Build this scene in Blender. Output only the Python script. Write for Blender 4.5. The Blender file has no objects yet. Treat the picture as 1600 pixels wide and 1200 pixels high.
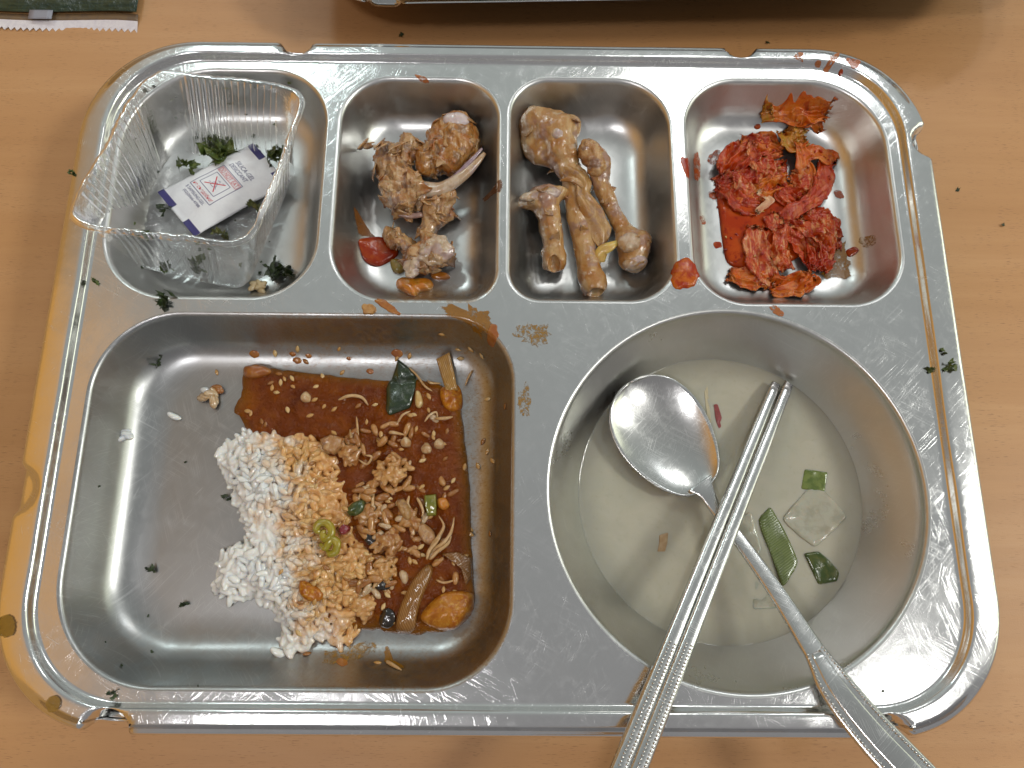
import bpy, bmesh, math, random
import numpy as np
from mathutils import Vector, Matrix, Euler
from mathutils.bvhtree import BVHTree

# ------------------------------------------------------------------ scene, camera, world, lamps (1 unit = 1 cm)
S = bpy.context.scene
C = S.collection
S.unit_settings.system = 'METRIC'
S.unit_settings.scale_length = 0.01
CAM = (0.1837, -8.159, 27.5396)
FPX = 1083.91                                   # focal length in pixels of the 1600 x 1200 photograph
def _rot(p, y, r):
    return Matrix.Rotation(r, 3, 'Z') @ Matrix.Rotation(y, 3, 'Y') @ Matrix.Rotation(p, 3, 'X')
CROT = _rot(0.2379, -0.0081, 0.0075)
cam_data = bpy.data.cameras.new('camera'); cam = bpy.data.objects.new('camera', cam_data); C.objects.link(cam)
cam.matrix_world = Matrix.Translation(CAM) @ CROT.to_4x4()
cam_data.sensor_width = 36.0; cam_data.lens = FPX / 1600 * 36.0
cam_data.clip_start = 0.5; cam_data.clip_end = 5000
S.camera = cam
S.view_settings.view_transform = 'Standard'; S.view_settings.look = 'None'
S.view_settings.exposure = 0.12; S.view_settings.gamma = 1.0
S.cycles.use_denoising = True
S.cycles.max_bounces = 14; S.cycles.transparent_max_bounces = 24; S.cycles.glossy_bounces = 6
S.cycles.sample_clamp_indirect = 4.0
S.cycles.caustics_reflective = False; S.cycles.caustics_refractive = False

world = bpy.data.worlds.new('World'); S.world = world; world.use_nodes = True
def build_world():
    """the room around the table: grey, warmer towards the wooden left side, a little brighter towards the far side"""
    nt = world.node_tree; bg = nt.nodes['Background']
    N = lambda t: nt.nodes.new('ShaderNode' + t)
    tc = N('TexCoord'); sp = N('SeparateXYZ'); nt.links.new(tc.outputs['Generated'], sp.inputs[0])
    fx = N('MapRange'); fx.interpolation_type = 'SMOOTHSTEP'; fx.inputs[1].default_value = -0.34; fx.inputs[2].default_value = -0.72
    nt.links.new(sp.outputs[0], fx.inputs[0])
    fy = N('MapRange'); fy.interpolation_type = 'SMOOTHSTEP'; fy.inputs[1].default_value = -0.5; fy.inputs[2].default_value = 0.8
    nt.links.new(sp.outputs[1], fy.inputs[0])
    m1 = N('Mix'); m1.data_type = 'RGBA'; m1.inputs[6].default_value = (0.25, 0.245, 0.25, 1); m1.inputs[7].default_value = (0.36, 0.39, 0.38, 1)
    m2 = N('Mix'); m2.data_type = 'RGBA'; m2.inputs[7].default_value = (0.40, 0.215, 0.07, 1)
    nt.links.new(fy.outputs[0], m1.inputs[0]); nt.links.new(m1.outputs[2], m2.inputs[6]); nt.links.new(fx.outputs[0], m2.inputs[0])
    nt.links.new(m2.outputs[2], bg.inputs['Color']); bg.inputs['Strength'].default_value = 1.0
build_world()

def lamp(name, loc, aim, sx, sy, radiance, color):
    d = bpy.data.lights.new(name, 'AREA'); d.shape = 'RECTANGLE'; d.size = sx; d.size_y = sy
    d.energy = radiance * math.pi * sx * sy; d.color = color
    o = bpy.data.objects.new(name, d); C.objects.link(o); o.location = loc
    o.rotation_euler = (Vector(aim) - Vector(loc)).to_track_quat('-Z', 'Y').to_euler()
    return o
# the room's lamps: cool ceiling panels towards the far side, one to the right; added: a far right fill panel, an amber stand-in for the left wall
lamp('ceiling_panel', (66, 166, 225), (0, 0, 0), 22, 44, 17, (1.0, 1.0, 0.98))
lamp('ceiling_panel', (140, 205, 225), (0, 0, 0), 26, 26, 28, (0.95, 0.98, 1.0))
lamp('ceiling_panel', (-110, 215, 225), (0, 0, 0), 34, 30, 28, (0.86, 1.0, 1.0))
lamp('ceiling_panel', (136, -68, 225), (0, 0, 0), 26, 26, 17, (1.0, 0.99, 0.96))
lamp('ceiling_panel', (-70, -95, 225), (0, 0, 0), 26, 26, 48, (1.0, 0.98, 1.0))
lamp('ceiling_panel', (255, -15, 225), (0, 0, 0), 46, 46, 54, (1.0, 1.0, 0.95))  # added fill for diffuse light from the right, set outside the tray's reflections
lamp('window_light', (240, 20, 90), (0, 0, 0), 200, 70, 1.6, (0.96, 1.0, 0.72))
lamp('warm_wall_standin', (-205, -5, 190), (0, 0, 0), 190, 150, 0.22, (1.0, 0.45, 0.05))  # no lamp of the room: amber area light added for the orange wall's reflection

# ------------------------------------------------------------------ helpers
random.seed(11)
RNG = np.random.default_rng(11)
def ray(u, v):
    return CROT @ Vector(((u - 800) / FPX, -(v - 600) / FPX, -1.0))
def P(u, v, z=0.0):
    """the point at height z that the photograph shows at pixel (u, v)"""
    d = ray(u, v); t = (z - CAM[2]) / d.z
    return Vector((CAM[0] + d.x * t, CAM[1] + d.y * t, z))

def vnoise(p, seed=0):
    p = np.asarray(p, dtype=np.float64); i = np.floor(p).astype(np.int64); f = p - i
    f = f * f * f * (f * (f * 6 - 15) + 10)
    def h(dx, dy, dz):
        n = ((i[..., 0] + dx) * 73856093) ^ ((i[..., 1] + dy) * 19349663) ^ ((i[..., 2] + dz) * 83492791) ^ (seed * 2654435761 + 12345)
        n = (n ^ (n >> 13)) & 0x7fffffff
        n = (n * (n * n * 15731 % 2147483647 + 789221) + 1376312589) & 0x7fffffff
        n = ((n >> 7) ^ n * 69069) & 0xffff
        return n / 32767.5 - 1.0
    x, y, z = f[..., 0], f[..., 1], f[..., 2]
    l = lambda a, b, t: a + (b - a) * t
    return l(l(l(h(0,0,0), h(1,0,0), x), l(h(0,1,0), h(1,1,0), x), y), l(l(h(0,0,1), h(1,0,1), x), l(h(0,1,1), h(1,1,1), x), y), z)
def fbm(p, scale=1.0, oct=4, seed=0, gain=0.5):
    p = np.asarray(p, dtype=np.float64) * scale; a = 1.0; s = 0; tot = 0
    for k in range(oct):
        s = s + a * vnoise(p, seed + k * 17); tot += a; a *= gain; p = p * 2.03 + 7.1
    return s / tot

def make_mesh(name, V, F, smooth=True):
    m = bpy.data.meshes.new(name)
    m.from_pydata([tuple(map(float, v)) for v in V], [], [tuple(map(int, f)) for f in F])
    if smooth: m.polygons.foreach_set('use_smooth', [True] * len(m.polygons))
    m.update(); return m
def put(name, m, mat=None, parent=None, loc=None, rot=None, scale=None):
    o = bpy.data.objects.new(name, m); C.objects.link(o)
    if mat is not None and len(m.materials) == 0: m.materials.append(mat)
    if parent is not None: o.parent = parent
    if loc is not None: o.location = loc
    if rot is not None: o.rotation_euler = rot
    if scale is not None: o.scale = scale if hasattr(scale, '__len__') else (scale,) * 3
    return o
def obj(name, V, F, mat, parent=None, smooth=True, **k):
    return put(name, make_mesh(name, V, F, smooth), mat, parent, **k)
def tag(o, label=None, cat=None, group=None, kind=None):
    if label: o['label'] = label
    if cat: o['category'] = cat
    if group: o['group'] = group
    if kind: o['kind'] = kind
    return o
def thing(name, label, cat, loc=(0, 0, 0), group=None):
    o = bpy.data.objects.new(name, None); C.objects.link(o); o.location = loc; o.empty_display_size = 1
    return tag(o, label, cat, group)

def loft(rings, closed=True, cap=False):
    """rings: list of (n,3) arrays -> verts, quads"""
    n = len(rings[0]); V = np.concatenate(rings); F = []
    for r in range(len(rings) - 1):
        a, b = r * n, (r + 1) * n
        for i in range(n if closed else n - 1):
            j = (i + 1) % n
            F.append((a + i, a + j, b + j, b + i))
    if cap: F.append(tuple(range((len(rings) - 1) * n, len(rings) * n)))
    return V, F
def tube(pts, radii, n=8, flat=1.0, up=(0, 0, 1), caps=True):
    """a swept tube along pts"""
    pts = [np.array(p, float) for p in pts]; rings = []
    for i, p in enumerate(pts):
        t = pts[min(i + 1, len(pts) - 1)] - pts[max(i - 1, 0)]; t /= (np.linalg.norm(t) + 1e-9)
        s = np.cross(t, up); s /= (np.linalg.norm(s) + 1e-9); q = np.cross(s, t)
        r = radii[i] if hasattr(radii, '__len__') else radii
        a = np.linspace(0, 2 * np.pi, n, endpoint=False)
        rings.append(p + r * (np.cos(a)[:, None] * s + flat * np.sin(a)[:, None] * q))
    V, F = loft(rings)
    if caps:
        F.append(tuple(range(n))[::-1]); F.append(tuple(range(len(V) - n, len(V))))
    return V, F
def spline(ctrl, n):
    """Catmull-Rom through control points"""
    c = np.array(ctrl, float); c = np.vstack([2 * c[0] - c[1], c, 2 * c[-1] - c[-2]]); out = []
    k = len(c) - 3
    for t in np.linspace(0, k - 1e-6, n):
        i = int(t); f = t - i; p0, p1, p2, p3 = c[i:i + 4]
        out.append(0.5 * (2 * p1 + (p2 - p0) * f + (2 * p0 - 5 * p1 + 4 * p2 - p3) * f * f + (3 * p1 - p0 - 3 * p2 + p3) * f ** 3))
    return np.array(out)
def rrect(x0, x1, y0, y1, radii, n=24, m=20, power=2.0):
    """rounded rectangle, counter-clockwise from the bottom-left corner; radii (bl, br, tr, tl); n points per corner, m per side"""
    pts = []
    cs = [(x0, y0, 180, radii[0]), (x1, y0, 270, radii[1]), (x1, y1, 0, radii[2]), (x0, y1, 90, radii[3])]
    sg = [(1, 1), (-1, 1), (-1, -1), (1, -1)]
    arcs = []
    for (cx, cy, a0, r), (sx, sy) in zip(cs, sg):
        a = np.radians(np.linspace(a0, a0 + 90, n)); ca, sa = np.cos(a), np.sin(a)
        ca = np.sign(ca) * np.abs(ca) ** (2 / power); sa = np.sign(sa) * np.abs(sa) ** (2 / power)
        arcs.append(np.stack([cx + sx * r + r * ca, cy + sy * r + r * sa], 1))
    for k in range(4):
        a, b = arcs[k], arcs[(k + 1) % 4]
        pts.append(a)
        t = np.linspace(0, 1, m + 2)[1:-1, None]
        pts.append(a[-1] * (1 - t) + b[0] * t)
    return np.concatenate(pts)
def ring3(xy, z):
    return np.concatenate([xy, np.full((len(xy), 1), z) if np.isscalar(z) else np.asarray(z)[:, None]], 1)

# ---- organic solids: signed-distance fields turned into one continuous skin (surface nets)
def sd_chain(p, pts, rad):
    d = np.full(p.shape[:-1], 1e9)
    for a, b, ra, rb in zip(pts[:-1], pts[1:], rad[:-1], rad[1:]):
        a = np.array(a, float); b = np.array(b, float); ab = b - a
        t = np.clip(((p - a) @ ab) / max(ab @ ab, 1e-9), 0, 1)
        d = np.minimum(d, np.linalg.norm(p - a - t[..., None] * ab, axis=-1) - (ra + (rb - ra) * t))
    return d
def sd_ell(p, c, r, rot=(0, 0, 0)):
    R = np.array(Euler(rot).to_matrix()); q = (p - np.array(c, float)) @ R; r = np.array(r, float)
    k0 = np.linalg.norm(q / r, axis=-1); k1 = np.linalg.norm(q / (r * r), axis=-1)
    return k0 * (k0 - 1.0) / np.maximum(k1, 1e-6)
def smin(a, b, k):
    h = np.clip(0.5 + 0.5 * (b - a) / k, 0, 1)
    return b + (a - b) * h - k * h * (1 - h)
def nets(f, lo, hi, h, D=None):
    lo = np.array(lo, float); hi = np.array(hi, float); n = np.ceil((hi - lo) / h).astype(int) + 1
    if D is None:
        g = np.stack(np.meshgrid(*[lo[k] + h * np.arange(n[k]) for k in range(3)], indexing='ij'), -1); D = f(g)
    sg = D < 0
    cs = [(i, j, k) for i in (0, 1) for j in (0, 1) for k in (0, 1)]
    sl = lambda A, c: A[c[0]:n[0] - 1 + c[0], c[1]:n[1] - 1 + c[1], c[2]:n[2] - 1 + c[2]]
    acc = np.zeros((n[0] - 1, n[1] - 1, n[2] - 1, 3)); cnt = np.zeros(acc.shape[:3])
    for a in cs:
        for ax in range(3):
            if a[ax]: continue
            b = list(a); b[ax] = 1
            Da, Db = sl(D, a), sl(D, b); mk = sl(sg, a) != sl(sg, b)
            t = np.where(mk, Da / np.where(mk, Da - Db, 1), 0)
            q = np.array(a, float) + 0 * acc; q[..., ax] += t
            acc += q * mk[..., None]; cnt += mk
    act = cnt > 0; idx = np.full(act.shape, -1); idx[act] = np.arange(act.sum())
    I = np.argwhere(act); V = lo + h * (I + acc[act] / cnt[act][:, None]); F = []
    for ax in range(3):
        u, w = (ax + 1) % 3, (ax + 2) % 3
        s0 = [slice(None)] * 3; s1 = [slice(None)] * 3; s0[ax] = slice(0, n[ax] - 1); s1[ax] = slice(1, n[ax])
        A = sg[tuple(s0)]; B = sg[tuple(s1)]; E = np.argwhere(A != B)
        E = E[(E[:, u] >= 1) & (E[:, w] >= 1) & (E[:, u] < n[u] - 1) & (E[:, w] < n[w] - 1)]
        fl = A[tuple(E.T)]
        def cell(du, dw):
            Q = E.copy(); Q[:, u] -= du; Q[:, w] -= dw; return idx[tuple(Q.T)]
        q = np.stack([cell(1, 1), cell(0, 1), cell(0, 0), cell(1, 0)], 1)
        q[~fl] = q[~fl][:, ::-1]; F.append(q)
    F = np.concatenate(F); F = F[(F >= 0).all(1)]
    return V, F

# ------------------------------------------------------------------ materials
class MT:
    def __init__(s, name):
        s.m = bpy.data.materials.new(name); s.m.use_nodes = True; s.nt = s.m.node_tree; s.nt.nodes.clear()
        s.out = s.nt.nodes.new('ShaderNodeOutputMaterial')
    def n(s, typ, out=0, inp=None, **props):
        nd = s.nt.nodes.new('ShaderNode' + typ)
        for k, v in props.items(): setattr(nd, k, v)
        for k, v in (inp or {}).items(): s.set(nd.inputs[k], v)
        return nd.outputs[out] if out is not None else nd
    def set(s, sock, v):
        if isinstance(v, bpy.types.NodeSocket): s.nt.links.new(v, sock)
        elif hasattr(v, '__len__') and len(v) == 3 and sock.type == 'RGBA': sock.default_value = (*v, 1)
        else: sock.default_value = v
    def math(s, op, a, b=0.0, clamp=False):
        return s.n('Math', 0, {0: a, 1: b}, operation=op, use_clamp=clamp)
    def mix(s, f, a, b):
        nd = s.n('Mix', None, {0: f}, data_type='RGBA'); s.set(nd.inputs[6], a); s.set(nd.inputs[7], b); return nd.outputs[2]
    def ramp(s, f, *stops, interp='LINEAR'):
        nd = s.n('ValToRGB', None, {0: f}); nd.color_ramp.interpolation = interp; e = nd.color_ramp.elements
        while len(e) < len(stops): e.new(0.5)
        for q, (p, c) in zip(e, stops):
            q.position = p; q.color = (c, c, c, 1) if np.isscalar(c) else (*c, 1)
        return nd.outputs[0]
    def step(s, f, a, b):
        return s.n('MapRange', 0, {0: f, 1: a, 2: b, 3: 0.0, 4: 1.0}, interpolation_type='SMOOTHSTEP')
    def coords(s, kind='Object', scale=(1, 1, 1), rot=(0, 0, 0), loc=(0, 0, 0)):
        c = s.n('TexCoord', None).outputs[kind] if kind != 'Position' else s.n('NewGeometry', 0)
        return s.n('Mapping', 0, {0: c, 1: loc, 2: rot, 3: scale})
    def noise(s, vec, scale, detail=4, rough=0.55, dist=0.0, out=0):
        return s.n('TexNoise', out, {'Vector': vec, 'Scale': scale, 'Detail': detail, 'Roughness': rough, 'Distortion': dist})
    def bump(s, h, strength=0.3, dist=0.02, normal=None):
        i = {'Height': h, 'Strength': strength, 'Distance': dist}
        if normal is not None: i['Normal'] = normal
        return s.n('Bump', 0, i)
    def bsdf(s, **k):
        nd = s.n('BsdfPrincipled', None)
        for key, v in k.items(): s.set(nd.inputs[key.replace('_', ' ')], v)
        return nd.outputs[0]
    def done(s, shader):
        s.nt.links.new(shader, s.out.inputs[0]); return s.m

def steel(name, rough=0.2, scratch=0.5, base=(0.77, 0.77, 0.755), film=None, film_col=(0.20, 0.11, 0.035), satin=0.0, brush=None, fine=1.0):
    """stainless steel: fine brush lines, crossing scratches, greasy haze; film(t) may give a dried-sauce mask"""
    t = MT(name); P_ = t.coords('Object')
    haze = t.noise(P_, 0.35, 5, 0.6)
    haze2 = t.noise(P_, 2.2, 6, 0.7)
    r = t.math('ADD', rough + satin, t.math('MULTIPLY', t.math('SUBTRACT', haze, 0.45), 0.22))
    r = t.math('ADD', r, t.math('MULTIPLY', t.step(haze2, 0.52, 0.62), 0.05))
    hs = None
    for k, (ang, sc, th) in enumerate([(0.5, (0.3, 40, 1), 0.58), (-0.75, (0.4, 46, 1), 0.60), (1.25, (0.5, 50, 1), 0.60), (2.3, (0.35, 38, 1), 0.61), (1.9, (0.8, 34, 1), 0.62)]):
        v = t.n('Mapping', 0, {0: t.coords('Object', (1, 1, 1), (0, 0, ang)), 1: (k * 3.1, k * 1.7, 0), 3: sc})
        w = t.n('VectorMath', 0, {0: v, 1: t.n('VectorMath', 0, {0: t.noise(P_, 0.35, 2, out=1), 1: (0.6, 2.4, 0)}, operation='MULTIPLY')}, operation='ADD')
        nz = t.noise(w, 1.0, 2, 0.5); m_ = t.step(nz, th + .02, th + 0.09)
        m_ = t.math('MULTIPLY', m_, t.step(t.noise(P_, 0.5 + 0.13 * k, 3), 0.42, 0.62))
        hs = m_ if hs is None else t.math('MAXIMUM', hs, m_)
    br = t.noise(t.coords('Object', (9, 14, 9) if brush is None else brush), 1.0, 4, 0.65)
    h = t.math('ADD', t.math('MULTIPLY', hs, scratch), t.math('MULTIPLY', br, 0.12 * fine))
    h = t.math('ADD', h, t.math('MULTIPLY', t.noise(P_, 9, 3), 0.08 * fine))
    nrm = t.bump(h, 0.22, 0.02)
    nrm = t.bump(t.noise(P_, 0.55, 2), 0.12, 0.12, nrm)
    col = t.mix(t.math('MULTIPLY', t.step(haze, 0.4, 0.7), 0.35), base, tuple(c * 0.82 for c in base))
    col = t.mix(t.math('MULTIPLY', hs, 0.2), col, (0.86, 0.86, 0.86))
    r = t.math('ADD', r, t.math('MULTIPLY', hs, 0.10))
    sh = t.bsdf(Base_Color=col, Metallic=1.0, Roughness=r, Normal=nrm)
    if film is not None:
        mk = film(t, P_)
        fs = t.bsdf(Base_Color=film_col, Roughness=0.28, Normal=t.bump(t.noise(P_, 14, 4), 0.3, 0.02), Specular_IOR_Level=0.5)
        sh = t.n('MixShader', 0, {0: mk, 1: sh, 2: fs})
    return t.done(sh)

def wood():
    t = MT('beech_laminate'); o = t.coords('Object')
    w = t.noise(t.coords('Object', (0.035, 0.5, 1)), 1.0, 5, 0.6, 0.4)
    w2 = t.noise(t.coords('Object', (0.25, 4.5, 1)), 1.0, 4, 0.6, 0.2)
    f1 = t.noise(t.coords('Object', (2.4, 26, 1)), 1.0, 2, 0.5)
    big = t.noise(t.coords('Object', (0.02, 0.09, 1), loc=(3, 1, 0)), 1.0, 3)
    col = t.ramp(w, (0.3, (0.41, 0.205, 0.076)), (0.5, (0.465, 0.242, 0.095)), (0.7, (0.515, 0.283, 0.120)))
    col = t.mix(t.math('MULTIPLY', t.step(w2, 0.4, 0.7), 0.4), col, (0.45, 0.225, 0.09))
    dash = t.math('MULTIPLY', t.step(f1, 0.60, 0.68), t.step(t.noise(o, 0.7, 3), 0.35, 0.6))
    col = t.mix(t.math('MULTIPLY', dash, 0.7), col, (0.20, 0.085, 0.035))
    col = t.mix(t.math('MULTIPLY', t.step(big, 0.35, 0.65), 0.25), col, (0.49, 0.285, 0.145))
    h = t.math('ADD', t.math('MULTIPLY', t.noise(o, 16, 3, 0.6), 1.0), t.math('MULTIPLY', dash, -0.4))
    return t.done(t.bsdf(Base_Color=col, Roughness=t.math('ADD', 0.36, t.math('MULTIPLY', w2, 0.12)), Normal=t.bump(h, 0.18, 0.03), Specular_IOR_Level=0.35))
def shell(G, th):
    """a thin sheet with thickness from a grid of points G (nu, nv, 3)"""
    nu, nv = G.shape[:2]
    du = np.gradient(G, axis=0); dv = np.gradient(G, axis=1); N = np.cross(du, dv); N /= (np.linalg.norm(N, axis=-1, keepdims=True) + 1e-9)
    A = G.reshape(-1, 3); B = (G - N * th).reshape(-1, 3); o = nu * nv; F = []
    q = lambda i, j: i * nv + j
    for i in range(nu - 1):
        for j in range(nv - 1):
            F.append((q(i, j), q(i + 1, j), q(i + 1, j + 1), q(i, j + 1)))
            F.append((o + q(i, j), o + q(i, j + 1), o + q(i + 1, j + 1), o + q(i + 1, j)))
    bd = [q(i, 0) for i in range(nu)] + [q(nu - 1, j) for j in range(1, nv)] + [q(i, nv - 1) for i in range(nu - 2, -1, -1)] + [q(0, j) for j in range(nv - 2, 0, -1)]
    for a, b in zip(bd, bd[1:] + bd[:1]): F.append((b, a, o + a, o + b))
    return np.concatenate([A, B]), F
def closed_spline(pts, n):
    p = np.array([tuple(q)[:2] for q in pts], float); k = len(p); out = []
    for t in np.linspace(0, k, n, endpoint=False):
        i = int(t); f = t - i; p0, p1, p2, p3 = p[(i - 1) % k], p[i % k], p[(i + 1) % k], p[(i + 2) % k]
        out.append(0.5 * (2 * p1 + (p2 - p0) * f + (2 * p0 - 5 * p1 + 4 * p2 - p3) * f * f + (3 * p1 - p0 - 3 * p2 + p3) * f ** 3))
    return np.array(out)
def resample(pts, n):
    """closed polygon, straight sides, n points"""
    p = np.array([tuple(q)[:2] for q in pts], float); q = np.vstack([p, p[:1]])
    s = np.concatenate([[0], np.cumsum(np.linalg.norm(np.diff(q, axis=0), axis=1))]); t = np.linspace(0, s[-1], n, endpoint=False)
    return np.stack([np.interp(t, s, q[:, 0]), np.interp(t, s, q[:, 1])], 1)
def patch(xy, top, h, rings=7, edge=0.25, skirt=None, bump=0.0, bscale=3.0, seed=0, rough=0.0, soft=False):
    """a thin lens of material over the outline xy (star-shaped): top(x, y) is the ground under it, h its thickness in the middle"""
    c = xy.mean(0); R = []
    if rough:
        d = xy - c; L = np.linalg.norm(d, axis=1, keepdims=True); w = vnoise(np.c_[xy * 4.0, np.zeros(len(xy))], seed) + .6 * vnoise(np.c_[xy * 11.0, np.zeros(len(xy))], seed + 3)
        xy = c + d * (1 + rough * w[:, None])
    S_ = [1.0] + list(1 - np.linspace(0, 1, rings + 1)[1:-1] ** 1.6 * 0.98 - 0.0) 
    S_ = [1.0, .985, .95, .88] if not soft else [1.0, .93, .86, .80]
    S_ = S_ + list(np.linspace(.78, .06, max(rings - 3, 2)))
    for s in S_:
        q = c + (xy - c) * s
        e = min(1.0, (1 - s) / edge); prof = math.sqrt(max(0.0, 1 - (1 - e) ** 2))
        g = np.array([top(x, y) for x, y in q])
        b = bump * fbm(np.c_[q, np.zeros(len(q))], bscale, 4, seed) * prof
        R.append(np.c_[q, g + h * prof + b + 0.004])
    if skirt is not None:
        R.insert(0, np.c_[xy, np.array([top(x, y) for x, y in xy]) - skirt])
    V, F = loft(R, cap=True)
    return V, F
def edge_attr(me, n, k0=0, span=9.0):
    at = me.attributes.new('inner', 'FLOAT', 'POINT'); k = np.arange(len(me.vertices)) // n
    at.data.foreach_set('value', np.clip((k - k0) / span, 0, 1).astype(np.float32))
def simple_mat(name, col, rough=0.35, col2=None, scale=4.0, lo=0.4, hi=0.65, bump=0.2, bscale=14.0, bdist=0.02, sss=0.0, sssr=(1, .5, .3), spec=0.5, col3=None, coat=0.0, trans=0.0, kind='Object', ssscale=0.15):
    t = MT(name); o = t.coords(kind); c = col
    n1 = t.noise(o, scale, 5, 0.6, 0.3)
    if col2 is not None: c = t.mix(t.step(n1, lo, hi), c, col2)
    if col3 is not None: c = t.mix(t.step(t.noise(o, scale * 2.7, 4, 0.6), 0.52, 0.68), c, col3)
    hb = t.noise(o, bscale, 5, 0.6)
    k = dict(Base_Color=c, Roughness=t.math('ADD', rough, t.math('MULTIPLY', t.math('SUBTRACT', n1, .5), .25), True), Normal=t.bump(hb, bump, bdist), Specular_IOR_Level=spec)
    if sss: k.update(Subsurface_Weight=sss, Subsurface_Radius=sssr, Subsurface_Scale=ssscale)
    if coat: k.update(Coat_Weight=coat, Coat_Roughness=0.06)
    if trans: k.update(Transmission_Weight=trans, IOR=1.36)
    return t.done(t.bsdf(**k))

# ------------------------------------------------------------------ table
ZT = -4.0
def build_table():
    V = []; F = []
    for x, y in ((-75, -55), (75, -55), (75, 65), (-75, 65)):
        V.append((x, y, ZT))
    for x, y in ((-75, -55), (75, -55), (75, 65), (-75, 65)):
        V.append((x, y, ZT - 2.5))
    F = [(0, 1, 2, 3), (7, 6, 5, 4)] + [(i, i + 4, (i + 1) % 4 + 4, (i + 1) % 4) for i in range(4)]
    o = obj('table', V, F, wood(), smooth=False)
    tag(o, 'tan wood-grain table top under everything', None, None, 'structure')
build_table()

# ------------------------------------------------------------------ tray
ZD = -0.35
COMP = {   # x0, x1, y0, y1, corner radii (bl, br, tr, tl), depth
    'c1': (-17.5, -8.06, 2.17, 13.55, (3.2, 2.8, 2.9, 4.2), 2.3),
    'c2': (-7.67, -0.21, 2.13, 13.22, (2.7, 1.5, 2.2, 2.4), 2.3),
    'c3': (0.04, 7.58, 2.18, 13.28, (1.5, 2.2, 2.6, 2.0), 2.3),
    'c4': (8.05, 17.42, 2.12, 13.34, (2.4, 2.6, 3.6, 2.6), 2.3),
    'c5': (-17.12, 0.52, -13.3, 1.63, (4.2, 3.4, 3.0, 3.6), 2.35),
}
PROF = spline([(0, 0), (.05, -.006), (.13, -.045), (.2, -.14), (.3, -.42), (.47, -.88), (.66, -1.34), (.9, -1.76), (1.25, -2.06), (1.7, -2.22), (2.3, -2.29), (3.0, -2.3)], 46)
BX, BY, BR = 9.433, -5.7115, 7.69
def comp_rings(c):
    x0, x1, y0, y1, rr, dep = c; rings = []
    for d, z in PROF:
        k = min(d / 2.0, 1.0)
        rad = tuple(max(r - d * 0.85, 0.6) * (1 - k * .35) + k * .35 * 1.7 for r in rr)
        lim = min(x1 - x0, y1 - y0) / 2 - d - 0.05
        rad = tuple(min(r, lim) for r in rad)
        rings.append(ring3(rrect(x0 + d, x1 - d, y0 + d, y1 - d, rad, 26, 16), ZD + z * dep / 2.3))
    return rings
def film_c5(t, o):
    sx = t.n('SeparateXYZ', None, {0: o})
    x, y = sx.outputs[0], sx.outputs[1]
    e = t.math('MAXIMUM', t.step(x, -4.0, -0.9), t.math('MULTIPLY', t.step(y, -1.6, 0.6), t.step(x, -13.5, -8.5)))
    e = t.math('MAXIMUM', e, t.math('MULTIPLY', t.step(y, -11.2, -12.6), t.step(x, -9.5, -5)))
    e = t.math('MULTIPLY', e, t.step(x, 0.62, 0.2))
    nz = t.noise(o, 3.5, 6, 0.7); fine = t.noise(t.coords('Object', (7, 12, 7)), 1.0, 3, 0.6)
    return t.math('MULTIPLY', e, t.math('ADD', t.math('MULTIPLY', t.step(nz, 0.36, 0.66), 0.34), t.math('MULTIPLY', t.step(fine, 0.5, 0.68), 0.42)))
def film_c5_all(t, o):
    sx = t.n('SeparateXYZ', None, {0: o}); x, y = sx.outputs[0], sx.outputs[1]
    a = film_c5(t, o)
    # dried starchy patches near the front edge of the big compartment
    st = t.math('MULTIPLY', t.step(t.noise(o, 0.9, 6, 0.68, 0.6), 0.5, 0.53), t.math('MULTIPLY', t.step(y, -10.2, -11.6), t.step(x, -7.0, -9.5)))
    return t.math('MAXIMUM', a, t.math('MULTIPLY', st, 0.07))
def film_c4(t, o):
    sx = t.n('SeparateXYZ', None, {0: o}); x, y = sx.outputs[0], sx.outputs[1]
    m = t.math('MULTIPLY', t.step(t.noise(o, 1.6, 6, 0.7), 0.54, 0.66), t.step(t.noise(o, 0.35, 2), 0.42, 0.6))
    return t.math('MULTIPLY', m, 0.12)
def film_c2(t, o):
    sx = t.n('SeparateXYZ', None, {0: o}); x, y = sx.outputs[0], sx.outputs[1]
    m = t.math('MULTIPLY', t.step(t.noise(o, 2.2, 6, 0.7), 0.42, 0.6), t.math('MULTIPLY', t.step(y, 4.4, 2.9), t.step(x, -5.9, -4.6)))
    return t.math('MULTIPLY', m, 0.55)

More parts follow.
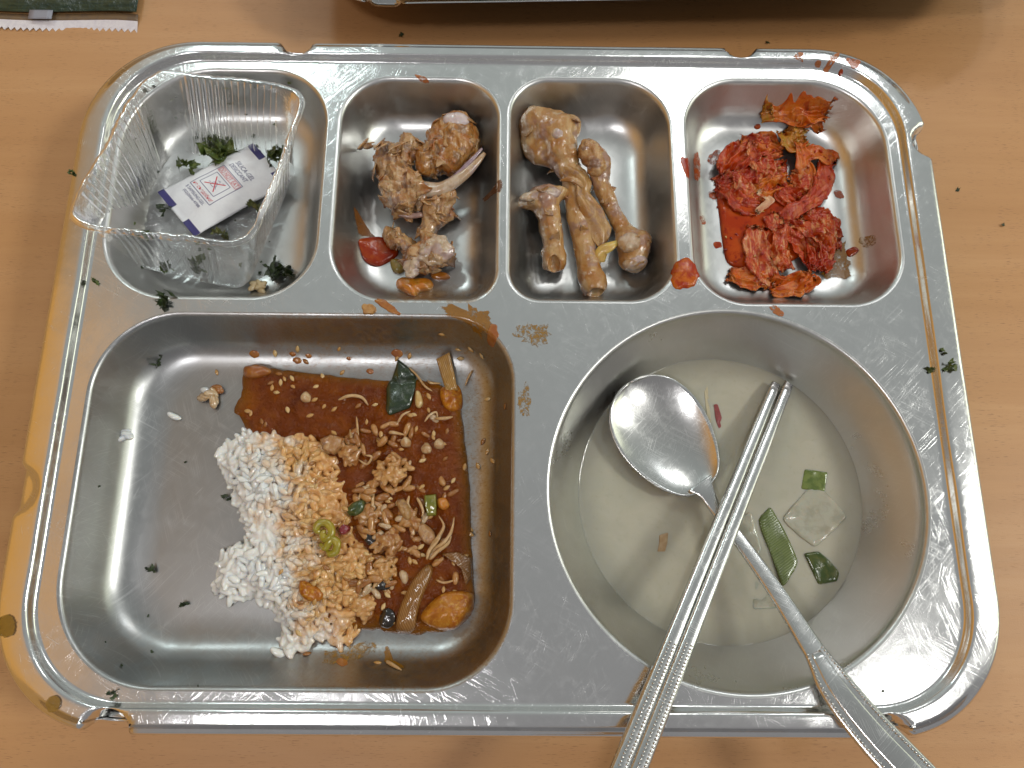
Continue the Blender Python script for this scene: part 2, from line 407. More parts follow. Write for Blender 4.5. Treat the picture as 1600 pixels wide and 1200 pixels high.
NOTCH = [((-9.77, 14.8), .8, 0.75), ((10.9, 14.95), .8, 0.75), ((19.1, 10.0), .85, 0.9), ((-19.2, -5.9), 1.1, 0.3), ((-14.4, -14.7), .95, 1.1), ((14.25, -14.75), 1.0, 1.0)]
def rim_rings():
    X, Y0, Y1 = 19.16, -14.75, 14.84
    wl, wr, wt, wb = 1.18, 1.14, 0.72, 0.88
    prof = [(-.05, -.52), (-.01, -.46), (.0, -.38), (.0, -.28), (.03, -.18), (.1, -.1), (.2, -.06), (.35, -.045)]
    rings = []
    def R(d, f, z):   # d: plain inset, f: share of each side's flange width
        r = 5.1 - d - f * 1.0
        return rrect(-X + d + f * wl, X - d - f * wr, Y0 + d + f * wb, Y1 - d - f * wt, (r,) * 4, 60, 150, 2.08), z
    seq = [R(d, 0, z) for d, z in prof]
    for f, z in ((.35, -.04), (.5, -.03), (.65, -.022), (.8, -.016), (.9, -.012), (.97, -.018), (1.0, -.03)): seq.append(R(0.0, f, z))
    for d, z in ((.03, -.06), (.06, -.11), (.10, -.2), (.14, -.275), (.17, -.325), (.21, -.345), (.28, -.35)): seq.append(R(d, 1.0, z))
    for k, (xy, z) in enumerate(seq):
        zz = np.full(len(xy), z); q = xy.copy()
        for (nx, ny), w, dep in NOTCH:
            d = np.hypot(xy[:, 0] - nx, xy[:, 1] - ny)
            cx, cy = (xy[:, 0] - nx), (xy[:, 1] - ny)
            m = np.clip(1 - (d / w) ** 2, 0, 1); m = m * m * (3 - 2 * m); m = np.minimum(1, m * 1.7)
            if k >= 15: m = m * 0
            zz = zz - m * 0.75 * dep * (1.0 if k > 2 else 0.35)
            inward = np.array([-nx, -ny]) * np.array([1 if abs(nx) > 18 else 0, 1 if abs(ny) > 14 else 0]); inward = inward / np.linalg.norm(inward)
            sh = m * 0.42 * dep * max(0, 1 - k / 9)
            q = q + sh[:, None] * inward
        if k < 15:      # small dents of long use
            zz = zz + 0.02 * fbm(np.stack([xy[:, 0], xy[:, 1], 0 * zz], 1), 0.35, 3, 5)
        rings.append(np.concatenate([q, zz[:, None]], 1))
    return rings

def build_tray():
    mdeck = steel('tray_steel', 0.13, 0.13)
    mrim = steel('tray_rim_steel', 0.13, 0.11)
    mc = steel('compartment_steel', 0.29, 0.03, base=(.62, .62, .605), satin=0.02, fine=.35)
    root = thing('steel_tray', 'scratched stainless steel meal tray with six hollows, filling the picture', 'tray')
    rr = rim_rings()
    obj('rim', *loft(rr), mrim, root)
    parts = {}
    hole = []
    mats = {'c1': mc, 'c2': steel('compartment_steel_sauced', 0.29, base=(.62, .62, .605), scratch=.03, fine=.2, film=film_c2, film_col=(.22, .12, .03), satin=.02), 'c3': mc,
            'c4': steel('compartment_steel_red_smears', 0.29, base=(.62, .62, .605), scratch=.03, fine=.2, film=film_c4, film_col=(.30, .075, .012), satin=.02),
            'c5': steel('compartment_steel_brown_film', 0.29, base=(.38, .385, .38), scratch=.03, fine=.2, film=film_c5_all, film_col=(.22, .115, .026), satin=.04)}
    labs = {'c1': 'rear left hollow holding the clear plastic tub', 'c2': 'hollow with meaty bones', 'c3': 'hollow with leg bones', 'c4': 'hollow with kimchi', 'c5': 'large hollow with rice and stew'}
    for k, c in COMP.items():
        rings = comp_rings(c); hole.append(rings[0])
        V, F = loft(rings, cap=False)
        # flat floor: concentric rings down to the middle
        ctr = rings[-1].mean(0); base = [rings[-1] * (1 - s) + ctr * s for s in (0, .25, .5, .75, .97)]
        V2, F2 = loft(base, cap=True); off = len(V)
        V = np.concatenate([V, V2]); F = F + [tuple(i + off for i in f) for f in F2]
        bm = bmesh.new(); m = make_mesh('compartment', V, F); bm.from_mesh(m); bmesh.ops.remove_doubles(bm, verts=bm.verts, dist=1e-4); bm.to_mesh(m); bm.free()
        m.polygons.foreach_set('use_smooth', [True] * len(m.polygons))
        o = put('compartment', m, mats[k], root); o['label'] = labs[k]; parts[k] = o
    a = np.linspace(0, 2 * np.pi, 180, endpoint=False); circ = np.stack([np.cos(a), np.sin(a)], 1)
    bp = spline([(0, 0), (.05, -.006), (.12, -.04), (.18, -.13), (.26, -.4), (.9, -1.4), (1.55, -2.4), (2.0, -3.05), (2.35, -3.4), (2.9, -3.55), (4.0, -3.6), (7.5, -3.6)], 50)
    rings = [ring3(np.array([BX, BY]) + circ * (BR - d), ZD + z) for d, z in bp]
    hole.append(rings[0])
    w = obj('soup_well', *loft(rings, cap=True), steel('soup_well_steel', 0.24, .02, fine=.4, base=(.60, .60, .58), satin=.05, brush=(6, 6, 6)), root)
    # deck: flat sheet with six openings
    bm = bmesh.new(); inner = rr[-1]
    def loop(r):
        vs = [bm.verts.new(p) for p in r]; return [bm.edges.new((vs[i], vs[(i + 1) % len(vs)])) for i in range(len(vs))]
    ed = loop(inner)
    for h in hole: ed += loop(h)
    bmesh.ops.triangle_fill(bm, use_beauty=True, use_dissolve=False, edges=ed)
    def inside(p):
        for x0, x1, y0, y1, rr, _d in COMP.values():
            r = rr[(3 if p.x < (x0 + x1) / 2 else 2) if p.y > (y0 + y1) / 2 else (0 if p.x < (x0 + x1) / 2 else 1)]
            qx = max(x0 + r - p.x, p.x - x1 + r); qy = max(y0 + r - p.y, p.y - y1 + r)
            if math.hypot(max(qx, 0), max(qy, 0)) + min(max(qx, qy), 0) - r < -.004: return True
        return math.hypot(p.x - BX, p.y - BY) < BR - .004
    bmesh.ops.delete(bm, geom=[f for f in bm.faces if inside(f.calc_center_median())], context='FACES')
    bmesh.ops.recalc_face_normals(bm, faces=bm.faces)
    m = bpy.data.meshes.new('deck'); bm.to_mesh(m); bm.free()
    if sum(p.normal.z for p in m.polygons) < 0: m.flip_normals()
    put('deck', m, mdeck, root)
    return root, parts
TRAY, TPART = build_tray()

# surface of the tray, for laying food on it
def tray_bvh():
    V = []; F = []
    for o in TRAY.children:
        off = len(V); V += [v.co.copy() for v in o.data.vertices]; F += [tuple(i + off for i in p.vertices) for p in o.data.polygons]
    F.append(tuple(range(len(V), len(V) + 4))); V += [Vector(v) for v in ((-75, -55, ZT), (75, -55, ZT), (75, 65, ZT), (-75, 65, ZT))]
    return BVHTree.FromPolygons(V, F)
BVH = tray_bvh()
def hit(u, v):
    """point and normal on the tray (or table) seen at pixel (u, v)"""
    loc, nrm, i, d = BVH.ray_cast(Vector(CAM), ray(u, v).normalized())
    if nrm.z < 0: nrm = -nrm
    return loc, nrm
def ground(x, y):
    loc, nrm, i, d = BVH.ray_cast(Vector((x, y, 8)), Vector((0, 0, -1)))
    return loc.z

def second_tray():
    r = TRAY.copy(); C.objects.link(r)
    for ch in TRAY.children:
        c = ch.copy(); C.objects.link(c); c.parent = r
        if 'label' in c: del c['label']
    # its near rim just enters the top of the picture
    b = P(760, 5, -0.5)
    a = math.radians(2.0); r.rotation_euler = (0, 0, a); lx, ly = -9.5, -14.75
    r.location = (b.x - (lx * math.cos(a) - ly * math.sin(a)), b.y - (lx * math.sin(a) + ly * math.cos(a)) + .12, 0)
    r['label'] = 'second steel tray, only its near rim showing at the top edge'
second_tray()

# ------------------------------------------------------------------ soup and what floats in it
ZS = -2.785
def build_soup():
    r0 = 6.125 + .03; a = np.linspace(0, 2 * np.pi, 160, endpoint=False); ci = np.stack([np.cos(a), np.sin(a)], 1); R = []
    for d, z in ((-.05, .075), (.0, .045), (.05, .022), (.12, .008), (.25, .0), (.45, 0), (.7, 0), (.95, 0), (1.2, 0), (2, 0), (4, 0), (5.8, 0)):
        q = np.array([BX, BY]) + ci * (r0 - d)
        R.append(np.c_[q, ZS + z + 0.006 * fbm(np.c_[q, 0 * a], 0.5, 2, 3) * (d > .2)])
    t = MT('cloudy_broth'); o = t.coords('Object')
    n1 = t.noise(o, 0.35, 3, 0.5, 0.8); n2 = t.noise(o, 1.3, 4, 0.6, 0.5)
    col = t.ramp(n1, (0.3, (0.41, 0.39, 0.31)), (0.5, (0.455, 0.43, 0.34)), (0.7, (0.415, 0.40, 0.315)))
    col = t.mix(t.math('MULTIPLY', t.step(n2, 0.5, 0.7), 0.3), col, (0.37, 0.35, 0.27))
    col = t.mix(t.math('MULTIPLY', t.step(t.noise(o, 6, 3), 0.62, 0.7), 0.12), col, (0.25, 0.22, 0.13))
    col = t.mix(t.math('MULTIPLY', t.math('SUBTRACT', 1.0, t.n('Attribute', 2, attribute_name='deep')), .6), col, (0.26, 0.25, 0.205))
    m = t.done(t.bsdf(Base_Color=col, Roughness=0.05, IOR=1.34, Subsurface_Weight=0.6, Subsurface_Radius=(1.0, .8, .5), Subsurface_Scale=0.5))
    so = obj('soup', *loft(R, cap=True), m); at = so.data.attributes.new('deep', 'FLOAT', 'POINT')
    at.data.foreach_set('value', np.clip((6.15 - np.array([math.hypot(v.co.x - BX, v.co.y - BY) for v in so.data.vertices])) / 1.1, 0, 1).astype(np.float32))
    tag(so, 'cloudy beige broth filling the round hollow of the tray', 'soup')
build_soup()
leek = simple_mat('leek_green', (0.085, 0.125, 0.022), 0.22, (0.16, 0.20, 0.045), 3.0, coat=.3, sss=.2, ssscale=.1)
leek_dark = simple_mat('leek_dark_green', (0.035, 0.06, 0.006), 0.15, (0.075, 0.085, 0.010), 3.0, coat=.5)
radish = simple_mat('radish_translucent', (0.42, 0.405, 0.32), 0.12, (0.34, 0.33, 0.25), 2.0, coat=.3, sss=.8, ssscale=.4)
def striped(name, c1, c2, ang, freq, rough=.2):
    t = MT(name); o = t.coords('Object', (1, 1, 1), (0, 0, ang))
    w = t.n('TexWave', 1, {'Vector': o, 'Scale': freq, 'Distortion': 1.0, 'Detail': 2, 'Detail Scale': 1.0}, bands_direction='X')
    n_ = t.noise(o, 2.5, 4)
    c = t.mix(t.math('MULTIPLY', w, 0.75), c1, c2); c = t.mix(t.math('MULTIPLY', t.step(n_, .45, .7), .4), c, tuple(x * .6 for x in c1))
    return t.done(t.bsdf(Base_Color=c, Roughness=rough, Normal=t.bump(w, .35, .03), Coat_Weight=.3, Coat_Roughness=.08))
def afloat(name, px, z, h, mat, label, cat, smooth=False, n=64, **k):
    pts = [P(u, v, z) for u, v in px]
    xy = closed_spline(pts, n) if smooth else resample(pts, n)
    if not smooth:
        for _ in range(2): xy = (np.roll(xy, 1, 0) + 2 * xy + np.roll(xy, -1, 0)) / 4
    ph = len(label); tx, ty = .03 * math.sin(ph * 2.3), .03 * math.cos(ph * 1.7); c0 = xy.mean(0)
    kk = dict(edge=.22, skirt=.05, bump=.05, bscale=1.6, seed=len(label), rough=.012); kk.update(k)
    o = obj(name, *patch(xy, lambda x, y: z - h * .2 + tx * (x - c0[0]) + ty * (y - c0[1]) + .03 * math.sin(x * 2.1 + ph) , h, **kk), mat)
    return tag(o, label, cat)
afloat('radish_slice', [(1272, 752), (1300, 779), (1323, 807), (1300, 832), (1274, 856), (1247, 836), (1222, 811), (1246, 782)], ZS + .05, .05, radish, 'square translucent white radish slice floating in the soup', 'radish')
afloat('radish_slice', [(1180, 872), (1205, 905), (1228, 950), (1176, 952)], ZS, .02, radish, 'pale radish wedge half sunk under the spoon handle', 'radish')
afloat('radish_slice', [(1150, 812), (1172, 800), (1190, 860), (1172, 880), (1155, 850)], ZS, .012, radish, 'faint radish strip sunk left of the striped green onion', 'radish')
afloat('green_onion_piece', [(1257, 733), (1293, 738), (1288, 768), (1252, 764)], ZS + .005, .03, leek, 'small olive green onion square tucked behind the radish slice', 'green onion')
afloat('green_onion_piece', [(1204, 791), (1185, 811), (1188, 826), (1205, 868), (1222, 919), (1236, 900), (1248, 878), (1230, 836)], ZS + .03, .06, striped('leek_ribbed', (0.085, 0.115, 0.022), (0.15, 0.18, 0.05), 1.0, 3.2), 'long ribbed green onion piece beside the spoon handle in the soup', 'green onion')
afloat('green_onion_piece', [(1256, 865), (1279, 861), (1297, 877), (1312, 894), (1308, 909), (1279, 914), (1268, 890)], ZS + .04, .07, leek_dark, 'dark glossy green onion piece at the right edge of the soup', 'green onion')
red_sliver = simple_mat('red_skin', (0.26, 0.05, 0.05), 0.3, (0.16, 0.035, 0.03), 5)
afloat('radish_skin_sliver', [(1115, 632), (1121, 631), (1128, 652), (1132, 674), (1124, 675), (1118, 655)], ZS, .02, red_sliver, 'short red sliver afloat between spoon and chopsticks', 'vegetable')
afloat('mushroom_bit', [(1030, 836), (1044, 832), (1043, 846), (1039, 862), (1027, 862), (1030, 848)], ZS, .012, simple_mat('tan_bit', (0.36, 0.23, 0.11), .4, (.42, .3, .17), 4), 'small tan bit floating below the spoon bowl', 'food bit')
afloat('onion_strip', [(1099, 582), (1104, 582), (1109, 640), (1112, 664), (1106, 664), (1101, 620)], ZS, .008, simple_mat('onion_pale', (0.47, 0.40, 0.26), .15), 'thin pale onion strip sunk above the red sliver', 'onion')
# shine of grease drops on the soup
grease = simple_mat('soup_film', (0.53, 0.47, 0.32), .03, spec=.6)

# ------------------------------------------------------------------ spoon and chopsticks
def cutlery_steel():
    return steel('cutlery_steel', 0.19, .07, base=(.60, .60, .585), fine=.6, brush=(5, 5, 5))
MCUT = cutlery_steel()
def frame_of(pts):
    return [np.array(p, float) for p in pts]
def handle(pts, wid, thk, n=16, power=2.6):
    """flat rounded bar along pts; wid, thk per point (half sizes)"""
    rings = []; pts = frame_of(pts)
    for i, p in enumerate(pts):
        t = pts[min(i + 1, len(pts) - 1)] - pts[max(i - 1, 0)]; t /= np.linalg.norm(t)
        s = np.cross(t, (0, 0, 1)); s /= np.linalg.norm(s); q = np.cross(s, t)
        a = np.linspace(0, 2 * np.pi, n, endpoint=False); ca, sa = np.cos(a), np.sin(a)
        ca = np.sign(ca) * np.abs(ca) ** (2 / power); sa = np.sign(sa) * np.abs(sa) ** (2 / power)
        rings.append(p + wid[i] * ca[:, None] * s + thk[i] * sa[:, None] * q)
    V, F = loft(rings); F.append(tuple(range(n))[::-1]); F.append(tuple(range(len(V) - n, len(V))))
    return V, F
def beads(pts, wid, thk, off, r, step):
    """rows of tiny raised beads along a bar, joined in one part"""
    pts = frame_of(pts); d = np.concatenate([[0], np.cumsum([np.linalg.norm(b - a) for a, b in zip(pts[:-1], pts[1:])])]); V = []; F = []
    bm = bmesh.new(); bmesh.ops.create_icosphere(bm, subdivisions=1, radius=1); bv = np.array([v.co for v in bm.verts]); bf = [tuple(v.index for v in f.verts) for f in bm.faces]; bm.free()
    P3 = np.array(pts); W = np.array(wid); T = np.array(thk)
    for s in np.arange(0, d[-1], step):
        p = np.array([np.interp(s, d, P3[:, k]) for k in range(3)]); w = np.interp(s, d, W); th = np.interp(s, d, T)
        i = min(np.searchsorted(d, s), len(pts) - 1); t = P3[max(i, 1)] - P3[max(i, 1) - 1]; t /= np.linalg.norm(t)
        sd = np.cross(t, (0, 0, 1)); sd /= np.linalg.norm(sd); up = np.cross(sd, t)
        for o_ in off:
            o = len(V); V += list(p + sd * w * o_ + up * th * .93 + bv * r); F += [tuple(x + o for x in f) for f in bf]
    return V, F
def line3(a, b, n):
    return [Vector(a).lerp(Vector(b), i / (n - 1)) for i in range(n)]
def build_spoon():
    root = thing('spoon', 'steel soup spoon resting in the round soup hollow under the chopsticks', 'spoon')
    tip, nk = P(985, 600, -2.0), P(1098, 762, -2.1)
    ax = (nk - tip); L = ax.length; ax.normalize(); sd = ax.cross(Vector((0, 0, 1))).normalized()   # sd: to the left of the axis seen from above... sign irrelevant
    nu, nv = 40, 29; G = np.zeros((nu, nv, 3)); G2 = None
    for i in range(nu):
        s = 0.5 - 0.5 * math.cos(math.pi * i / (nu - 1))
        w = 2.06 * (max(0, 1 - (2 * (s ** 0.90) - 1) ** 2)) ** 0.5 * (1.06 - .16 * s) + 0.26 * s ** 6 + .02
        for j in range(nv):
            q = -1 + 2 * j / (nv - 1)
            dep = 0.52 * (1 - abs(q) ** 2.3) * (math.sin(math.pi * min(1, (s * .94 + .03))) ** 0.62)
            p = tip + ax * (L * s) + sd * (w * q); z = p.z - dep + 0.10 * (2 * s - 1) ** 2
            G[i, j] = (p.x, p.y, z)
    if np.cross(G[20, 14] - G[19, 14], G[20, 15] - G[20, 14])[2] < 0: G = G[:, ::-1]
    m_bowl = steel('spoon_bowl_steel', .2, .05, base=(.62, .62, .60), fine=.6, brush=(6, 6, 6))
    obj('bowl', *shell(G, .09), m_bowl, root)
    a = [nk - ax * .25 + Vector((0, 0, .0)), nk + ax * .25 + Vector((0, 0, .06)), P(1122, 800, -2.0), P(1160, 850, -1.62), P(1215, 928, -1.05), P(1272, 1018, -.38), P(1310, 1078, .08), P(1360, 1140, .42), P(1420, 1204, .8), P(1500, 1290, 1.35)]
    pts = spline([tuple(p) for p in a], 64); u = np.linspace(0, 9, 64)
    wid = np.interp(u, [0, .6, 1, 2, 3, 4, 5, 5.6, 6.3, 7, 9], [.62, .46, .36, .27, .29, .33, .42, .62, .70, .74, .82])
    thk = np.interp(u, [0, 1, 2, 4, 5.5, 9], [.07, .10, .14, .15, .13, .13])
    obj('handle', *handle(pts, wid, thk, 20, 3.2), MCUT, root)
    k = int(64 * 5.0 / 9)
    b = obj('beaded_border', *beads(pts[k:], wid[k:] * .78, thk[k:], (-1, 1), .06, .13), MCUT, root); b['kind'] = 'stuff'
    band = [Vector(p) + Vector((0, 0, .10)) for p in pts[k:]]
    obj('handle_band', *handle(band, wid[k:] * .50, [.06] * len(band), 14, 3.5), MCUT, root)
build_spoon()
def build_chopstick(pxs, label):
    root = thing('chopstick', label, 'chopstick', group='pair of steel chopsticks')
    (u0, v0, z0), (u1, v1, z1), (u2, v2, z2) = pxs
    pts = spline([tuple(P(u0, v0, z0)), tuple(P((u0 + u1) / 2, (v0 + v1) / 2 + 0, (z0 + z1) / 2)), tuple(P(u1, v1, z1)), tuple(P(u2, v2, z2))], 50)
    a, b = Vector(pts[0]), Vector(pts[34]); d = (b - a).normalized(); far = a + d * 22.5
    pts = np.array([tuple(a.lerp(far, i / 49)) for i in range(50)])
    wid = np.interp(np.arange(50), [0, 1, 25, 33, 50], [.195, .22, .28, .315, .35]); thk = np.interp(np.arange(50), [0, 1, 25, 50], [.13, .17, .2, .21])
    obj('shaft', *handle(pts, wid, thk, 20, 3.0), MCUT, root)
    b_ = obj('beaded_border', *beads(pts[27:], wid[27:], thk[27:], (-.45, .25), .062, .135), MCUT, root); b_['kind'] = 'stuff'
build_chopstick([(1212, 600, -2.55), (1012, 1092, .32), (966, 1200, .95)], 'left one of the two steel chopsticks laid over the spoon handle')
build_chopstick([(1232, 600, -2.5), (1040, 1092, .32), (994, 1200, .95)], 'right one of the two steel chopsticks laid over the spoon handle')

# ------------------------------------------------------------------ clear plastic tub
def clear_plastic(hz=1.0, fq=1.5):
    t = MT('clear_plastic'); o = t.coords('Object')
    nrm = t.bump(t.noise(o, 2.2, 5, .65), .45, .08)
    fr = t.n('Fresnel', 0, {'IOR': 1.55, 'Normal': nrm})
    g = t.n('BsdfAnisotropic' if False else 'BsdfGlossy', 0, {'Color': (1, 1, 1, 1), 'Roughness': 0.11, 'Normal': nrm})
    tr = t.n('BsdfTransparent', 0, {'Color': (0.955, 0.96, 0.96, 1)})
    di = t.n('BsdfDiffuse', 0, {'Color': (.85, .86, .87, 1)})
    a = t.n('MixShader', 0, {0: t.math('ADD', .07 * hz, t.math('MULTIPLY', t.step(t.noise(o, 1.6, 4, .6), .45, .7), .13 * hz)), 1: tr, 2: di})
    return t.done(t.n('MixShader', 0, {0: t.math('MULTIPLY', fr, fq, True), 1: a, 2: g}))
MPL = clear_plastic(); MPR = clear_plastic(.25, .8)
TUB = {}
def build_tub():
    root = thing('plastic_tub', 'clear ribbed plastic tub tilted in the rear left hollow of the tray', 'tub')
    rimc = [P(101, 346, 1.05), P(388, 380, .75), P(476, 143, .55), P(236, 112, .95)]       # near left, near right, far right, far left
    basec = [P(178, 408, -1.95), P(384, 456, -2.0), P(468, 252, -2.12), P(268, 236, -2.1)]
    TUB['base'] = basec
    n = 720
    def quad_ring(cn, round_, s=1.0):
        c = sum(cn, Vector()) / 4; cn = [c + (p - c) * s for p in cn]; pts = []
        per = n // 4
        for k in range(4):      # corner-rounded straight loop, same count on each side
            p0, p1, p2 = cn[k], cn[(k + 1) % 4], cn[(k + 2) % 4]
            e = (p1 - p0).normalized(); f = (p2 - p1).normalized(); L = (p1 - p0).length
            na = 24; nl = per - na
            for i in range(nl): pts.append(p0 + e * (round_ + (L - 2 * round_) * i / nl))
            a, b = p1 - e * round_, p1 + f * round_
            for i in range(na):
                tt = i / na; pts.append(a * (1 - tt) ** 2 + p1 * 2 * tt * (1 - tt) + b * tt ** 2)
        return np.array([tuple(p) for p in pts])
    B0, B1 = quad_ring(basec, .95), quad_ring(rimc, 1.25)
    cen = (B0.mean(0) + B1.mean(0)) / 2
    ph = np.arange(n) * 2 * math.pi * 17 * 4 / n; per = n // 4
    onside = np.array([min(1, min(i % per, (per - 24) - i % per) / 8) if i % per < per - 24 else 0 for i in range(n)]); onside = np.clip(onside, 0, 1)
    out = (B1 - B0); out[:, 2] = 0; 
    rad = B0 - B0.mean(0); rad[:, 2] = 0; rad /= np.linalg.norm(rad, axis=1, keepdims=True)
    rings = []
    for s in np.linspace(0, 1, 22):
        e = s if s > .12 else s
        q = B0 * (1 - s) + B1 * s
        rib = 0.085 * np.clip(np.sin(ph) * 1.6, -1, 1) * onside * min(1, s * 8, (1 - s) * 9 + .15)
        wav = .05 * fbm(q, .6, 3, 9) * math.sin(math.pi * min(1, s)) 
        sk = .17 * fbm(np.c_[q[:, :2] * 1.3, q[:, 2:] * .6], .8, 3, 31) * s
        q = q + rad * (rib + wav + sk - .10 * math.sin(math.pi * s))[:, None]
        rings.append(q)
    obj('wall', *loft(rings), MPL, root)
    # rolled rim
    r2 = []
    top = rings[-1]; rd = top - top.mean(0); rd[:, 2] = 0; rd /= np.linalg.norm(rd, axis=1, keepdims=True)
    wob = .09 * fbm(top, .9, 4, 4)
    for d, z in ((0, 0), (.03, .03), (.10, .04), (.20, .01), (.27, -.03), (.30, -.09), (.27, -.13)):
        r2.append(top + rd * d + np.c_[0 * wob, 0 * wob, z + wob * min(1, d * 6)])
    obj('rim', *loft(r2), MPR, root)
    b = [rings[0]]; c = rings[0].mean(0)
    for s in (.985, .95, .9, .8, .6, .4, .2, .05):
        q = c + (rings[0] - c) * s
        q[:, 2] += (-.05 if s < .97 else -.02) + .10 * np.exp(-((s - .8) / .06) ** 2) * (np.sin(ph * .5) > 0) + .03 * fbm(q, .9, 3, 2)
        b.append(q)
    obj('base', *loft(b, cap=True), MPL, root)
    # moulded drip blisters on the far lip
    for (u, v) in ((345, 128), (368, 131), (415, 138), (428, 142)):
        p = P(u, v, .45)
        a = np.linspace(0, 2 * np.pi, 20, endpoint=False); xy = np.c_[p.x + .28 * np.cos(a), p.y + .12 * np.sin(a)]
        obj('blister', *patch(xy, lambda x, y: .45, .09, edge=.9), MPL, root)
build_tub()

# ------------------------------------------------------------------ desiccant sachet with its print
paper = simple_mat('sachet_paper', (0.80, 0.81, 0.82), .35, (0.74, 0.75, 0.765), 1.5, bump=.25, bscale=8, bdist=.03)
navy = simple_mat('print_navy', (0.045, 0.04, 0.16), .4, bump=.1)
redp = simple_mat('print_red', (0.55, 0.03, 0.05), .4, bump=.1)
def build_sachet():
    root = thing('desiccant_sachet', 'white silica gel sachet with red and blue print inside the plastic tub', 'sachet')
    z0 = -1.80
    L, B, R, T = P(246, 300.5, z0), P(303.5, 369.5, z0 - .05), P(450, 286, z0 - .1), P(395.5, 223, z0 + .05)
    def S3(x, y, lift=0.0):
        p = (L * (1 - x) + B * x) * (1 - y) + (T * (1 - x) + R * x) * y
        ex = max(0, min(x, 1 - x)) / .5; ey = max(0, min(y, 1 - y)) / .5
        puff = .20 * (min(1, ex * 1.5) ** .6) * (min(1, max(0, (ey - .10) * 1.6)) ** .7)
        wr = float(vnoise(np.array([[x * 5, y * 8, 3.3]]), 4)[0]) * .03 + float(vnoise(np.array([[x * 14, y * 3, 1.3]]), 8)[0]) * .012
        return Vector((p.x, p.y, p.z + puff + wr + lift))
    nu, nv = 34, 60; G = np.zeros((nu, nv, 3))
    for i in range(nu):
        for j in range(nv):
            x, y = i / (nu - 1), j / (nv - 1)
            if abs(y - 1) < 1e-6 or y == 0: y += .004 * (-1) ** i
            G[i, j] = S3(x, y)
    if np.cross(G[9, 9] - G[8, 9], G[9, 10] - G[9, 9])[2] < 0: G = G[::-1]
    obj('pouch', *shell(G, .05), paper, root)
    W = (B - L).length; H = (T - L).length
    def rect(name, x0, x1, y0, y1, mat, lift=.008, n=8):
        g = np.array([[tuple(S3(x0 + (x1 - x0) * i / n, y0 + (y1 - y0) * j / n, lift)) for j in range(n + 1)] for i in range(n + 1)])
        if np.cross(g[1, 0] - g[0, 0], g[0, 1] - g[0, 0])[2] < 0: g = g[::-1]
        V, F = shell(g, .004); return obj(name, V, F, mat, root)
    for x0, x1, y0, y1 in ((.0, .36, .0, .066), (.68, 1.0, .0, .066), (.0, .36, .934, 1.0), (.68, 1.0, .934, 1.0)):
        rect('corner_mark', x0, x1, y0, y1, navy)
    def bar(name, p, q, w, mat, lift=.009):
        a, b = Vector((p[0] * W, p[1] * H)), Vector((q[0] * W, q[1] * H)); d = (b - a).normalized(); s = Vector((-d.y, d.x)) * w / 2; n = 10; V = []
        for i in range(n + 1):
            c = a.lerp(b, i / n)
            for e in (c - s, c + s):
                V.append(S3(e.x / W, e.y / H, lift))
        F = [(2 * i, 2 * i + 2, 2 * i + 3, 2 * i + 1) for i in range(n)]
        return V, F
    def bars(name, segs, w, mat):
        V = []; F = []
        for p, q in segs:
            v, f = bar(name, p, q, w, mat); o = len(V); V += v; F += [tuple(i + o for i in g) for g in f]
        o = obj(name, V, F, mat, root); o['kind'] = 'stuff' if 'figure' in name else 'thing'; return o
    fr = lambda x0, x1, y0, y1: [((x0, y0), (x1, y0)), ((x1, y0), (x1, y1)), ((x1, y1), (x0, y1)), ((x0, y1), (x0, y0))]
    bars('outer_frame', fr(.15, .69, .295, .645), .028, navy)
    bars('inner_frame', fr(.215, .60, .375, .552), .026, navy)
    bars('red_frame', fr(.17, .675, .575, .632), .022, redp)
    bars('red_cross', [((.28, .40), (.53, .53)), ((.52, .40), (.30, .525))], .05, redp)
    bars('figure_drawing', [((.36, .43), (.36, .47)), ((.36, .47), (.42, .485)), ((.42, .485), (.46, .46)), ((.46, .46), (.43, .43)), ((.43, .43), (.36, .43)), ((.33, .45), (.30, .44)), ((.46, .45), (.50, .43)), ((.38, .505), (.42, .515)), ((.42, .515), (.44, .50)), ((.47, .52), (.50, .525))], .022, navy)
    dg = None
    def text(name, body, x0, x1, yb, h, mat, shear=0.0):
        cu = bpy.data.curves.new(name, 'FONT'); cu.body = body; cu.size = 1.0; cu.offset = 0.0
        ob = bpy.data.objects.new('tmp', cu); C.objects.link(ob); bpy.context.view_layer.update()
        me = bpy.data.meshes.new_from_object(ob.evaluated_get(bpy.context.evaluated_depsgraph_get())); bpy.data.objects.remove(ob)
        v = np.array([q.co for q in me.vertices]); mn, mx = v.min(0), v.max(0); cap = 0.70
        for q in me.vertices:
            xx = x0 + (q.co.x - mn[0]) / (mx[0] - mn[0]) * (x1 - x0) + shear * q.co.y * h; yy = yb + q.co.y / cap * h
            q.co = S3(xx, yy, .010)
        me.update(); me.name = name
        if sum(p.normal.z for p in me.polygons) < 0: me.flip_normals()
        put(name, me, mat, root)
    text('lettering', 'SILICA-GEL', .21, .67, .742, .042, navy, .25)
    text('lettering', 'DESICCANT', .20, .64, .682, .042, navy, .1)
    text('lettering', 'DO NOT EAT', .185, .66, .583, .042, redp)
    text('lettering', '\u043d\u0435 \u0441\u044a\u0435\u0434\u043e\u0431\u043d\u043e!', .175, .65, .315, .036, redp, .3)
    text('lettering', '$ SAMSUNG-GEL', .16, .63, .243, .030, navy)
    text('lettering', '(02)2066-4788', .20, .62, .198, .026, navy)
build_sachet()

